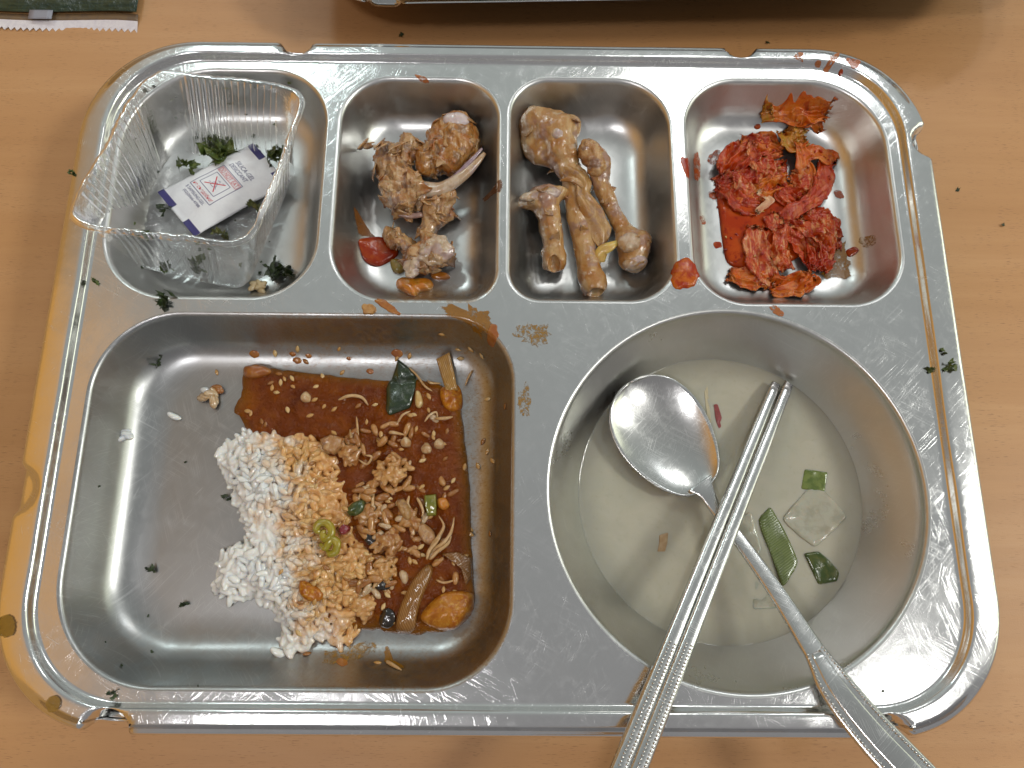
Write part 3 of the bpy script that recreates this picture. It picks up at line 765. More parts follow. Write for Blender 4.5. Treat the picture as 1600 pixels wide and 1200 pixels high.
# ------------------------------------------------------------------ snack wrapper lying at the top left of the table
def build_wrapper():
    root = thing('snack_wrapper', 'dark green foil snack wrapper with a saw-toothed white edge, top left of the table', 'wrapper')
    zt = ZT + .22
    x0, x1 = P(-160, 25, zt).x, P(215, 20, zt).x
    def edge(x):      # near edge of the printed part
        return P(100, 16, zt).y + .06 * math.sin(x * .8) - .012 * (x - x0)
    t = MT('wrapper_green'); o = t.coords('Object')
    c = t.mix(t.step(t.noise(t.coords('Object', (1, 6, 1)), 1.0, 5, .6), .4, .65), (0.012, 0.035, 0.022), (0.035, 0.06, 0.03))
    green = t.done(t.bsdf(Base_Color=c, Roughness=.3, Normal=t.bump(t.noise(o, 1.2, 4), .5, .2), Coat_Weight=.2))
    def strip(name, d0, d1, mat, lift, n=80, teeth=False):
        g = np.zeros((n + 1, 5, 3))
        for i in range(n + 1):
            x = x0 + (x1 - x0) * i / n; y0 = edge(x)
            for j in range(5):
                f = j / 4; y = y0 + d0 + (d1 - d0) * f
                z = zt + lift + .12 * float(vnoise(np.array([[x * .35, y * .5, 0]]), 3)[0]) - (.14 if name != 'front_panel' else .0) * 1
                if teeth and j == 0: y += .13 if i % 2 else -.08
                g[i, j] = (x, y, z)
        if np.cross(g[1, 0] - g[0, 0], g[0, 1] - g[0, 0])[2] < 0: g = g[::-1]
        return obj(name, *shell(g, .03), mat, root, smooth=not teeth)
    strip('front_panel', 0.0, 9.0, green, 0.05)
    strip('brown_band', -.38, 0.0, simple_mat('wrapper_brown', (.16, .10, .05), .35, (.12, .08, .05), 3), .0)
    strip('sealed_edge', -.95, -.38, simple_mat('wrapper_white', (.68, .64, .66), .3, (.6, .56, .6), 3), .0, 76, True)
    q = P(62, 21, zt + .12)
    g = np.array([[(q.x - .62 + 1.24 * i / 4, q.y - .28 + .56 * j / 4, zt + .06) for j in range(5)] for i in range(5)])
    obj('grey_label', *shell(g, .015), simple_mat('label_grey', (.24, .24, .28), .4), root)
build_wrapper()

# ------------------------------------------------------------------ meat and bones
def flesh(name, a, b, c, d, gloss=.35, sc=1.6, bump=.5, coat=.35, sss=.35):
    """a: main flesh, b: paler tendon or bone, c: sauce stain, d: greyish or purple patches"""
    t = MT(name); o = t.coords('Object')
    os_ = t.coords('Object', (2.2, .8, 2.2), (0, 0, .12)); n1 = t.noise(os_, sc, 6, .66, .8); n2 = t.noise(o, sc * .7, 4, .6, .4); n3 = t.noise(o, sc * 2.6, 4, .65); n4 = t.noise(o, sc * .9, 3, .6)
    col = t.mix(t.step(n1, .44, .58), a, b)
    col = t.mix(t.math('MULTIPLY', t.step(n2, .50, .64), .85), col, c)
    col = t.mix(t.math('MULTIPLY', t.step(n4, .52, .62), .75), col, d)
    col = t.mix(t.math('MULTIPLY', t.step(n3, .58, .72), .5), col, tuple(x * .55 for x in c))
    col = t.mix(t.math('MULTIPLY', t.step(t.noise(o, sc * 1.7, 4, .6, .5), .60, .70), .6), col, (.50, .41, .30))
    fib = t.noise(t.coords('Object', (22, 7, 22), (0, 0, .5)), 1.0, 4, .6)
    h = t.math('ADD', t.math('MULTIPLY', fib, .6), t.math('MULTIPLY', t.noise(o, 9, 5, .65), 1.0))
    return t.done(t.bsdf(Base_Color=col, Roughness=t.math('ADD', gloss, t.math('MULTIPLY', t.math('SUBTRACT', n3, .5), .4), True), Normal=t.bump(h, bump, .045), Subsurface_Weight=sss, Subsurface_Radius=(1, .45, .25), Subsurface_Scale=.12, Coat_Weight=coat, Coat_Roughness=.12))
FL_MEAT = flesh('cooked_meat', (.36, .18, .062), (.46, .285, .13), (.29, .095, .014), (.19, .11, .08), .26, 1.5, .6, .4)
FL_BROWN = flesh('saucy_meat', (.34, .135, .022), (.44, .24, .085), (.30, .085, .006), (.17, .085, .035), .14, 1.6, .5, .5)
FL_BONE = flesh('leg_bone', (.45, .28, .12), (.38, .195, .065), (.33, .13, .026), (.29, .17, .135), .2, .9, .25, .35)
FL_CART = flesh('cartilage', (.50, .39, .28), (.43, .30, .19), (.38, .21, .07), (.36, .26, .25), .22, 1.3, .35, .5)
FL_SKIN = flesh('chicken_skin', (.42, .255, .105), (.34, .18, .055), (.31, .13, .028), (.25, .145, .10), .2, 1.5, .4, .5)
def q2(u, v, z):     # points read off the third-scale view of the second hollow
    return tuple(P(500 + u / 3, 100 + v / 3, z))
def q3(u, v, z):
    return tuple(P(780 + u / 3, 100 + v / 3, z))
def solid(sd, h=.06, amp=.09, sc=1.6, amp2=.035, sc2=5.0, pad=.45, seed=1, streak=.0, tat=0, tats=.3, pts=None):
    """turn a field into a mesh, roughened; tat: number of torn shreds standing off it"""
    lo = np.min(pts, 0) - pad; hi = np.max(pts, 0) + pad; rg = np.random.default_rng(seed); el = []
    for _ in range(tat):
        k = rg.integers(len(pts) - 1); f = rg.random(); c = np.array(pts[k]) * (1 - f) + np.array(pts[k + 1]) * f
        el.append((c, rg.normal(size=3), rg.uniform(.6, 1.3) * tats, rg.uniform(0, 6.28, 3)))
    def fld(g):
        d = sd(g)
        d = d + amp * fbm(g, sc, 3, seed) + amp2 * fbm(g, sc2, 3, seed + 7) + streak * (np.abs(fbm(g * np.array([2.6, .7, 2.6]), 1.0, 3, seed + 3)) - .3)
        return d
    V, F = nets(fld, lo, hi, h)
    return V, F
def shreds(base_pts, n, seed, size=.35, rad=.5):
    """torn strips of meat: small curled sheets standing off the surface"""
    rg = np.random.default_rng(seed); V = []; F = []; cen = base_pts.mean(0) - np.array([0, 0, .3])
    for _ in range(n):
        i = rg.integers(len(base_pts)); c = base_pts[i]
        n0 = c - cen; n0[2] = abs(n0[2]) + .4; n0 /= np.linalg.norm(n0); d = rg.normal(size=3); d -= n0 * (d @ n0); d /= np.linalg.norm(d); d = d + n0 * rg.uniform(-.1, .3); d /= np.linalg.norm(d)
        e = np.cross(d, n0); e /= np.linalg.norm(e); n_ = np.cross(e, d) * 1.0
        L = size * rg.uniform(.6, 1.7); w = L * rg.uniform(.25, .62); g = np.zeros((8, 5, 3)); cu = rg.uniform(-1.0, .5)
        for a in range(8):
            s = a / 7
            for b in range(5):
                q = -1 + b / 2
                ww = w * (1 - s ** 1.5) * (.8 + .4 * rg.random()) + .02
                g[a, b] = c - n0 * .03 - d * .1 + d * (L * s) + e * (ww * q) + n_ * (cu * L * s * s * .5 + .15 * w * q * q)
        g += (.045 * fbm(g, 4, 2, seed))[..., None]
        v, f = shell(g, .055); o = len(V); V += list(v); F += [tuple(x + o for x in y) for y in f]
    return np.array(V), F
def meat_piece(name, label, sd, pts, mat, h=.06, n_shred=0, shred_mat=None, seed=1, size=.35, part='flesh', pad=.6, zmin=None, **k):
    root = thing(name, label, 'chicken bone')
    V, F = solid(sd, h=h, pts=np.array(pts), pad=pad, seed=seed, **k)
    obj(part, V, F, mat, root)
    if n_shred:
        up = V[V[:, 2] > np.percentile(V[:, 2], 35)]
        Vs, Fs = shreds(up, n_shred, seed + 5, size)
        o = obj('torn_shreds', Vs, Fs, shred_mat or FL_MEAT, root); o['kind'] = 'stuff'
    return root
def build_leg_bones():
    # long centre bone with a big knuckle
    a = [q3(175, 285, -1.55), q3(270, 330, -1.45), q3(300, 430, -1.55), q3(345, 530, -1.80), q3(365, 700, -2.0), q3(395, 850, -2.05), q3(440, 1035, -2.0)]
    r = [.82, .98, .72, .50, .50, .52, .60]
    def sd(g):
        d = sd_chain(g, a, r)
        d = smin(d, sd_ell(g, q3(190, 400, -1.75), (.75, .95, .55), (0, 0, .7)), .3)
        d = smin(d, sd_ell(g, q3(330, 300, -1.35), (.55, .6, .5)), .15)
        d = np.maximum(d, -sd_ell(g, q3(165, 300, -.72), (.16, .30, .22), (0, 0, -.5)))
        d = np.maximum(d, -sd_ell(g, q3(455, 1075, -1.9), (.32, .35, .32)))
        return d
    root = meat_piece('leg_bone', 'longest leg bone, in the middle of its hollow, knobbly head at the rear', sd, a, FL_BONE, h=.055, seed=3, streak=.06, amp=.12, sc=1.2, amp2=.025, pad=1.2, n_shred=12, size=.34, shred_mat=FL_SKIN)
    obj('knuckle_cartilage', *solid(lambda g: sd_ell(g, q3(272, 318, -.72), (.33, .42, .22), (0, 0, .3)), .05, .05, 2, .01, 6, .6, 8, pts=np.array([q3(272, 318, -.72), q3(272, 320, -.72)])), FL_CART, root)
    # loose skin wrapped round the shaft and trailing down
    sk = spline([q3(310, 470, -1.25), q3(390, 540, -1.15), q3(395, 610, -1.25), q3(430, 680, -1.35), q3(470, 780, -1.55), q3(478, 862, -1.75)], 44); G = np.zeros((44, 15, 3)); w = np.interp(np.arange(44), [0, 8, 14, 22, 34, 43], [.35, .45, .32, .42, .62, .10])
    for i in range(44):
        t = sk[min(i + 1, 43)] - sk[max(i - 1, 0)]; t /= np.linalg.norm(t); s = np.cross(t, (0, 0, 1)); s /= np.linalg.norm(s)
        for j in range(15):
            q = -1 + j / 7; G[i, j] = sk[i] + s * w[i] * q + np.array([0, 0, -.30 * q * q * w[i] + .06 * math.sin(q * 5 + i * .25)])
    G += (.05 * fbm(G, 2.5, 3, 4))[..., None]
    if np.cross(G[20, 7] - G[19, 7], G[20, 8] - G[20, 7])[2] < 0: G = G[:, ::-1]
    obj('skin_flap', *shell(G, .05), FL_SKIN, root)
    bnd = spline([q3(285, 545, -1.35), q3(345, 540, -1.18), q3(400, 575, -1.3), q3(408, 560, -1.5)], 16)
    obj('skin_fold', *tube(bnd, np.interp(np.arange(16), [0, 4, 12, 15], [.05, .17, .15, .05]), 10, .6), FL_SKIN, root)
    # second bone, to the right
    b = [q3(430, 400, -1.25), q3(470, 470, -1.35), q3(480, 560, -1.6), q3(520, 670, -1.85), q3(575, 770, -2.0), q3(630, 860, -1.95), q3(625, 915, -2.0)]
    rb = [.42, .55, .40, .36, .42, .72, .62]
    def sd2(g):
        d = sd_chain(g, b, rb)
        d = smin(d, sd_ell(g, q3(670, 830, -1.9), (.42, .42, .45)), .15)
        return smin(d, sd_ell(g, q3(600, 830, -1.75), (.5, .55, .5)), .2)
    r2 = meat_piece('leg_bone', 'thin leg bone with a pale cartilage knob at its near end, rightmost in its hollow', sd2, b, FL_BONE, h=.055, seed=14, streak=.10, amp=.12, sc=1.4, amp2=.025, pad=1.0, n_shred=10, size=.25)
    obj('knob_cartilage', *solid(lambda g: np.minimum(sd_ell(g, q3(610, 835, -1.38), (.55, .5, .3), (0, 0, .4)), sd_ell(g, q3(640, 930, -1.75), (.58, .36, .4), (0, 0, .25))), .05, .08, 2.2, .03, 6, .8, 9, pts=np.array([q3(610, 835, -1.45), q3(640, 930, -1.6)])), FL_CART, r2)
    obj('meat_collar', *solid(lambda g: sd_chain(g, [q3(420, 400, -1.05), q3(460, 480, -1.15)], [.48, .52]), .05, .16, 2.2, .07, 6, .8, 19, pts=np.array([q3(420, 400, -1.05), q3(460, 480, -1.15)])), FL_MEAT, r2)
    y = spline([q3(555, 835, -1.5), q3(520, 855, -1.45), q3(480, 880, -1.6), q3(478, 930, -1.8)], 14)
    obj('yellow_fat', *tube(y, np.interp(np.arange(14), [0, 5, 10, 13], [.12, .24, .30, .16]), 12, .45), simple_mat('yellow_fat', (.58, .42, .10), .3, (.52, .33, .09), 3, sss=.5, coat=.4), r2)
    # short broken bone on the left
    c = [q3(205, 640, -1.70), q3(235, 720, -1.85), q3(250, 830, -2.0), q3(255, 930, -2.05)]; rc = [.70, .52, .55, .52]
    def sd3(g):
        d = smin(sd_chain(g, c, rc), sd_ell(g, q3(150, 650, -1.75), (.75, .30, .35), (0, 0, .15)), .25)
        d = smin(d, sd_ell(g, q3(270, 610, -1.6), (.62, .36, .4), (0, 0, .25)), .2)
        return np.maximum(d, -sd_ell(g, q3(258, 945, -1.7), (.26, .45, .32)))
    r3 = meat_piece('leg_bone', 'short broken leg bone with flared top and hollow end, leftmost in its hollow', sd3, c, FL_BONE, h=.055, seed=21, streak=.10, amp=.13, sc=1.4, amp2=.025, pad=1.2, n_shred=8, size=.3, shred_mat=FL_SKIN)
    obj('flared_top', *solid(lambda g: np.minimum(sd_ell(g, q3(190, 612, -1.25), (.95, .28, .22), (0, 0, .2)), sd_ell(g, q3(110, 655, -1.6), (.45, .16, .2), (0, 0, .1))), .05, .12, 2.2, .05, 6, 1.2, 23, pts=np.array([q3(190, 612, -1.25), q3(110, 655, -1.6)])), FL_CART, r3)
build_leg_bones()
def build_meaty_bones():
    a = [q2(590, 330, -1.45), q2(640, 400, -1.45), q2(560, 470, -1.55), q2(610, 270, -1.3)]
    def sd(g):
        d = sd_ell(g, q2(625, 375, -1.6), (1.28, 1.55, .95), (0, 0, -.2))
        d = smin(d, sd_ell(g, q2(520, 450, -1.75), (.75, .8, .65)), .3)
        return np.maximum(d, -sd_ell(g, q2(640, 255, -.45), (.5, .3, .35)))
    r = meat_piece('meaty_bone', 'brown glazed meaty joint with a pale bone end, rearmost piece of its hollow', sd, a, FL_BROWN, h=.055, seed=31, amp=.32, sc=1.3, amp2=.06, sc2=3.4, streak=.2, pad=1.5, n_shred=14, size=.42)
    obj('bone_end', *solid(lambda g: sd_ell(g, q2(640, 265, -.85), (.62, .40, .30), (0, 0, -.15)), .05, .07, 2, .02, 6, .8, 33, pts=np.array([q2(640, 265, -.85), q2(642, 265, -.85)])), simple_mat('bone_end', (.56, .47, .46), .25, (.50, .40, .37), 2.5, sss=.5, coat=.4), r)
    b = [q2(300, 430, -1.5), q2(380, 520, -1.4), q2(400, 620, -1.5), q2(420, 690, -1.8)]
    def sdb(g):
        d = sd_ell(g, q2(340, 450, -1.6), (.85, .75, .7), (0, 0, -.4))
        d = smin(d, sd_ell(g, q2(400, 590, -1.7), (.95, 1.1, .85), (0, 0, .3)), .35)
        d = smin(d, sd_ell(g, q2(420, 400, -1.7), (.6, .5, .5)), .2)
        return smin(d, sd_ell(g, q2(240, 385, -1.45), (.45, .16, .14), (0, 0, -.2)), .15)
    r = meat_piece('meaty_bone', 'ragged picked-over bone piece at the left, lying against the brown joint', sdb, b, FL_MEAT, h=.055, seed=41, amp=.42, sc=1.3, amp2=.07, sc2=3.2, streak=.35, pad=1.5, n_shred=42, size=.50)
    rib = spline([q2(480, 590, -1.55), q2(570, 585, -1.35), q2(660, 530, -1.15), q2(725, 470, -1.05), q2(772, 418, -1.0)], 26)
    obj('rib', *tube(rib, np.interp(np.arange(26), [0, 6, 16, 25], [.42, .34, .25, .10]), 12, .7), FL_CART, r)
    edge = [tuple(np.array(p) + (-.12, .16, .12)) for p in rib[11:]]
    obj('rib_edge', *tube(edge, np.interp(np.arange(15), [0, 5, 14], [.05, .12, .06]), 8, .8), simple_mat('purple_bone', (.24, .16, .20), .3, (.34, .25, .26), 4, coat=.4), r)
    obj('lower_rim', *tube(spline([q2(365, 700, -1.6), q2(420, 712, -1.6), q2(480, 705, -1.65)], 10), .14, 8, .7), simple_mat('purple_flesh', (.24, .14, .12), .3, (.33, .2, .15), 4, coat=.4), r)
    c = [q2(560, 650, -1.75), q2(540, 740, -1.9), q2(510, 860, -1.85), q2(540, 920, -1.9), q2(400, 850, -2.2)]
    def sdc(g):
        d = sd_chain(g, [q2(590, 640, -1.7), q2(560, 690, -1.9), q2(500, 790, -2.1)], [.35, .6, .5])
        d = smin(d, sd_ell(g, q2(520, 890, -1.95), (1.0, .85, .55), (0, 0, .2)), .25)
        d = smin(d, sd_ell(g, q2(400, 850, -2.15), (.85, .45, .35), (0, 0, -.5)), .2)
        return smin(d, sd_ell(g, q2(345, 805, -2.1), (.42, .25, .2), (0, 0, -.3)), .15)
    r = meat_piece('meaty_bone', 'pale torn bone end with dark meat, nearest piece above the carrot chunk', sdc, c, FL_MEAT, h=.055, seed=51, amp=.36, sc=1.4, amp2=.06, sc2=3.4, streak=.3, pad=1.4, n_shred=28, size=.46)
    obj('pale_bone', *solid(lambda g: np.minimum(sd_ell(g, q2(545, 880, -1.5), (.82, .72, .33), (0, 0, .25)), sd_ell(g, q2(435, 930, -1.75), (.40, .75, .25), (0, 0, -.15))), .05, .20, 2.0, .06, 6, 1.2, 53, pts=np.array([q2(545, 880, -1.5), q2(435, 930, -1.75)])), FL_CART, r)
build_meaty_bones()

def stain(name, col, cover=.5, scale=3.0, rough=.2, edge_soft=True, fine=9):
    """a thin, patchy film of dried sauce: see-through where it is worn away"""
    t = MT(name); o = t.coords('Object')
    m_ = t.math('ADD', t.math('MULTIPLY', t.noise(o, scale, 6, .7, .4), .7), t.math('MULTIPLY', t.noise(o, fine, 4, .6), .3))
    inn = t.n('Attribute', 2, attribute_name='inner')
    mk = t.step(t.math('ADD', m_, t.math('MULTIPLY', t.math('SUBTRACT', inn, 1.0), .42)), .60 - cover * .3, .76 - cover * .3)
    c = t.mix(t.noise(o, scale * 2, 3), tuple(x * .6 for x in col), col)
    b = t.bsdf(Base_Color=c, Roughness=rough, Normal=t.bump(t.noise(o, 12, 4), .4, .03), Coat_Weight=.4)
    return t.done(t.n('MixShader', 0, {0: t.math('MULTIPLY', mk, .8), 1: t.n('BsdfTransparent', 0), 2: b}))
sauce_red = simple_mat('red_sauce', (.24, .018, .001), .1, (.32, .05, .004), 2.2, bump=.35, bscale=7, bdist=.04, coat=.2, spec=.35)
sauce_brown = simple_mat('brown_sauce', (.26, .075, .012), .1, (.34, .13, .022), 2.0, bump=.4, bscale=8, bdist=.04, coat=.7)
carrot = simple_mat('carrot', (.52, .17, .012), .18, (.44, .20, .02), 2.5, .45, .65, bump=.25, bscale=9, coat=.6, sss=.4, ssscale=.15, col3=(.36, .11, .012))
def drape(px, n=60, smooth=True):
    pts = [hit(u, v)[0] for u, v in px]
    return closed_spline(pts, n) if smooth else resample(pts, n)
def blob(name, px, h, mat, label, cat, **k):
    kk = dict(edge=.5, seed=len(label), bump=.03, skirt=.03); kk.update(k); sm = kk.pop('smooth', True); n = kk.pop('n', 60)
    o = obj(name, *patch(drape(px, n, sm), ground, h, **kk), mat); edge_attr(o.data, n, 0 if kk.get('skirt') is None else 1, 4.0)
    return tag(o, label, cat)
def z2(*p): return [(500 + u / 3, 100 + v / 3) for u, v in p]
blob('sauce_blob', z2((182, 825), (240, 812), (300, 815), (352, 850), (368, 890), (330, 925), (270, 950), (215, 930), (192, 885)), .22, sauce_red, 'dark red sauce blob in the lower left of the bone hollow', 'sauce')
blob('sauce_smear', z2((152, 665), (172, 680), (205, 735), (240, 790), (262, 815), (215, 815), (180, 800), (165, 740)), .015, stain('brown_streak', (.24, .09, .022), 1.0, 2.5), 'brown sauce streak running down to the red sauce blob', 'sauce', bump=.012)
blob('sauce_smear', z2((758, 632), (790, 605), (825, 560), (850, 540), (860, 575), (840, 605), (800, 625), (765, 650)), .015, stain('brown_streak', (.20, .08, .025), 1.0, 2.5), 'brown sauce streak on the wall dividing the two bone hollows', 'sauce', bump=.012)
blob('carrot_chunk', z2((358, 1020), (390, 1003), (450, 1010), (505, 1008), (532, 1030), (520, 1060), (470, 1070), (440, 1090), (390, 1070), (360, 1050)), .42, carrot, 'orange carrot chunk at the near wall of the meaty bone hollow', 'carrot', edge=.7, bump=.07)
blob('carrot_chunk', z2((520, 985), (560, 975), (600, 985), (610, 1005), (570, 1015), (530, 1008)), .2, simple_mat('dark_carrot', (.36, .12, .01), .2, (.26, .08, .008), 3, coat=.5), 'flat dark orange bit right of the carrot chunk', 'carrot')
blob('vegetable_bit', z2((330, 925), (360, 915), (392, 930), (400, 965), (370, 985), (340, 970)), .25, simple_mat('olive_bit', (.24, .18, .03), .25, (.32, .2, .05), 3, coat=.4), 'olive yellow bit between the red sauce and the carrot chunk', 'vegetable')

# ------------------------------------------------------------------ kimchi
def kimchi_mat(name, a, b, pale, amt=.5, ang=0.3):
    t = MT(name); o = t.coords('Object')
    n1 = t.noise(o, 1.1, 5, .6, .6); n2 = t.noise(o, 2.2, 4, .6, .6); n3 = t.noise(o, 9, 2, .5)
    v = t.noise(t.coords('Object', (6, 1.4, 3), (0, 0, ang)), 1.0, 4, .6, .8)
    col = t.mix(t.step(n1, .40, .62), a, b)
    col = t.mix(t.math('MULTIPLY', t.step(v, .50, .60), min(1, amt * 1.4)), col, pale)
    col = t.mix(t.math('MULTIPLY', t.step(n2, .50, .66), .65), col, (.25, .010, .001))
    col = t.mix(t.math('MULTIPLY', t.step(n3, .68, .76), .35), col, (.20, .008, .004))
    h = t.math('ADD', t.math('MULTIPLY', n2, .8), t.math('MULTIPLY', t.noise(o, 16, 4, .6), .5))
    return t.done(t.bsdf(Base_Color=col, Roughness=.3, Specular_IOR_Level=.2, Normal=t.bump(h, .35, .05), Coat_Weight=.7, Coat_IOR=1.4, Coat_Roughness=.15, Coat_Normal=t.bump(t.noise(o, 4, 2, .5), 1.0, .2), Subsurface_Weight=.2, Subsurface_Radius=(1, .25, .1), Subsurface_Scale=.08))
KM = [kimchi_mat('kimchi_red', (.31, .015, .0), (.42, .042, .001), (.52, .16, .04), .4), kimchi_mat('kimchi_orange', (.50, .085, .003), (.52, .135, .007), (.50, .19, .04), .4, 1.2),
      kimchi_mat('kimchi_pale', (.37, .030, .002), (.47, .09, .008), (.58, .29, .11), .5, 2.0), kimchi_mat('kimchi_yellow', (.42, .17, .015), (.40, .12, .010), (.34, .20, .02), .6, .8)]
def q4(u, v): return (1040 + u / 2.726, 60 + v / 2.726)
def kimchi_leaf(path, wid, lift, mat, label, seed, ruf=.16, part=None, nu=84, nv=46, th=.06, curl=.15):
    pts = []
    for (u, v), l in zip(path, lift):
        p, n = hit(*q4(u, v)); p = P(*q4(u, v), p.z + l * .6); p.z = max(p.z, ground(p.x, p.y) + l * .5 + .05); pts.append(tuple(p))
    sp = spline(pts, nu); w = np.interp(np.linspace(0, 1, nu), np.linspace(0, 1, len(wid)), wid); G = np.zeros((nu, nv, 3))
    for i in range(nu):
        t = sp[min(i + 1, nu - 1)] - sp[max(i - 1, 0)]; t[2] = 0; t /= np.linalg.norm(t); s = np.array([-t[1], t[0], 0])
        for j in range(nv):
            q = -1 + 2 * j / (nv - 1); G[i, j] = sp[i] + s * w[i] * q + np.array([0, 0, curl * (abs(q) ** 2) * w[i] * (1 if seed % 2 else -.6)])
    X = G.copy(); X[..., 2] = seed * 3.3
    sl = np.linspace(0, 1, nu)[:, None] * np.linalg.norm(sp[-1] - sp[0]); ql = np.linspace(-1, 1, nv)[None, :] * float(np.mean(w))
    W_ = np.stack([sl * .7 + 0 * ql, ql * 2.3 + 0 * sl, np.full((nu, nv), seed * 1.7)], -1)
    n1 = fbm(X, 1.2, 2, seed); n2 = fbm(X, 4.0, 3, seed + 2)
    rid = 1 - np.abs(fbm(W_ + .5 * n1[..., None], 1.0, 3, seed + 5)) * 2.6
    edge = np.abs(np.linspace(-1, 1, nv))[None, :] ** 2
    G[..., 2] += ruf * n1 * 1.3 + ruf * 1.15 * (rid - .5) + ruf * .12 * n2 + edge * ruf * .8 * vnoise(X * np.array([2.6, 2.6, 1]), seed + 9)
    G[..., 0] += .16 * fbm(X, 2.0, 3, seed + 11) + edge * .10 * vnoise(X * 3.2, seed + 21); G[..., 1] += .16 * fbm(X, 2.0, 3, seed + 13) + edge * .10 * vnoise(X * 3.2, seed + 23)
    ends = np.zeros(nu); ends[0] = ends[-1] = 1
    G[0, :, :2] += .07 * RNG.normal(size=(nv, 2)); G[-1, :, :2] += .07 * RNG.normal(size=(nv, 2))
    for i in range(nu):
        for j in range(nv):
            if G[i, j, 2] < -1.2:
                gz = ground(G[i, j, 0], G[i, j, 1]) + .03
                if G[i, j, 2] < gz: G[i, j, 2] = gz
    a_, b_ = nu // 2, nv // 2
    if np.cross(G[a_, b_] - G[a_ - 1, b_], G[a_, b_ + 1] - G[a_, b_])[2] < 0: G = G[:, ::-1]
    o = obj('kimchi_leaf', *shell(G, th), mat)
    return tag(o, label, 'kimchi', 'kimchi pieces heaped in the rear right hollow')
blob('kimchi_juice', [q4(*p) for p in ((222, 660), (300, 640), (420, 660), (520, 650), (640, 700), (640, 860), (520, 960), (400, 1000), (330, 985), (262, 955), (240, 860), (228, 760))], .16,
     simple_mat('kimchi_juice', (.33, .028, .001), .03, (.40, .055, .003), 1.0, bump=.25, bscale=1.6, bdist=.08, spec=.3, col3=(.24, .014, .001)), 'orange red juice pooled beside the kimchi', 'kimchi juice', edge=.12, bump=.01)
def build_kimchi():
    L = kimchi_leaf
    L([(240, 590), (290, 520), (370, 470), (450, 460)], [.45, .65, .7, .4], [.15, .35, .4, .3], KM[0], 'red leaf strip along the rear left edge of the heap', 1, .22, curl=.4)
    L([(215, 625), (300, 590), (400, 560), (510, 545)], [.4, .62, .62, .4], [.15, .5, .55, .4], KM[0], 'red leaf strip across the left of the heap', 31, .2, curl=-.5)
    L([(250, 665), (330, 650), (430, 630), (530, 610)], [.4, .6, .62, .4], [.1, .4, .5, .4], KM[1], 'orange red leaf strip just above the juice', 32, .22, curl=.4)
    L([(300, 560), (340, 620), (400, 680)], [.3, .42, .3], [.6, .7, .3], KM[2], 'pale rib folded over the left of the heap', 33, .14, curl=-.5)
    L([(380, 450), (400, 520), (430, 600), (400, 690)], [.35, .6, .55, .3], [.3, .6, .55, .3], KM[2], 'pale pink leaf lying over the wide red leaf', 2, .2)
    L([(230, 610), (280, 640), (330, 690), (400, 720)], [.5, .75, .7, .5], [.25, .35, .35, .2], KM[0], 'red leaf edge dipping into the juice', 3, .18)
    L([(330, 440), (420, 445), (500, 470)], [.5, .7, .5], [.35, .5, .4], KM[1], 'orange red leaf at the rear edge of the heap', 12, .18)
    L([(560, 740), (630, 760), (690, 820), (700, 900)], [.5, .65, .65, .4], [.3, .4, .35, .15], KM[0], 'red leaf strip down the right edge of the heap', 4, .22, curl=.4)
    L([(500, 800), (570, 840), (620, 910), (640, 990)], [.45, .62, .62, .4], [.3, .55, .5, .2], KM[0], 'red leaf strip slanting through the front of the heap', 34, .22, curl=-.5)
    L([(560, 780), (620, 820), (670, 880), (680, 950)], [.4, .5, .5, .3], [.5, .65, .5, .2], KM[2], 'pale leaf strip lying over the front right red strips', 35, .18, curl=.5)
    L([(540, 600), (600, 620), (660, 610)], [.6, .85, .5], [.35, .5, .3], KM[2], 'ruffled pale leaf left of the long red strip', 5, .22)
    L([(495, 770), (550, 735), (620, 690), (665, 640), (682, 560), (690, 520)], [.28, .36, .40, .42, .36, .3], [.5, .75, .85, .8, .6, .4], KM[0], 'long bright red strip curving down the right of the heap', 6, .08, curl=-.4, nu=110, nv=20, th=.16)
    L([(500, 400), (540, 440), (600, 420)], [.42, .62, .45], [.3, .6, .4], KM[3], 'yellow green leaf end behind the heap', 7, .2)
    L([(560, 500), (640, 490), (720, 500), (735, 520)], [.36, .42, .36, .2], [.7, .75, .4, .2], KM[1], 'narrow orange strip poking out to the right', 8, .10, nv=22)
    L([(570, 450), (585, 520), (600, 600), (598, 650)], [.3, .38, .42, .2], [.7, .85, .7, .5], KM[1], 'short orange strip folded down the middle', 13, .12, nv=22)
    L([(425, 330), (500, 322), (590, 320), (680, 325)], [.34, .38, .55, .35], [.1, .35, .4, .2], KM[1], 'separate orange leaf lying apart at the rear', 9, .16)
    L([(590, 335), (640, 350), (655, 395)], [.4, .45, .12], [.35, .35, .1], KM[1], 'hooked orange tip under the separate rear leaf', 14, .14, nv=22)
    L([(412, 330), (432, 325), (455, 318)], [.38, .36, .25], [.12, .25, .3], KM[3], 'translucent yellow end of the separate rear leaf', 15, .06, nv=22)
    L([(395, 810), (385, 880), (400, 960), (470, 1040)], [.40, .62, .62, .4], [.2, .45, .5, .3], KM[2], 'pale curved cabbage stem at the edge of the juice', 10, .08, th=.14, curl=-.35)
    L([(510, 800), (490, 900), (520, 990)], [.4, .5, .4], [.5, .7, .5], KM[2], 'pale ribbed leaf beside the curved cabbage stem', 16, .2)
    L([(275, 1010), (330, 1015), (400, 1035), (430, 1050)], [.35, .5, .45, .25], [.15, .3, .3, .2], KM[1], 'orange red leaf tip at the front left of the heap', 11, .2)
    L([(450, 1055), (520, 1060), (600, 1040), (610, 1010)], [.4, .55, .5, .3], [.15, .3, .35, .3], KM[1], 'ruffled orange leaf at the very front of the heap', 17, .22)
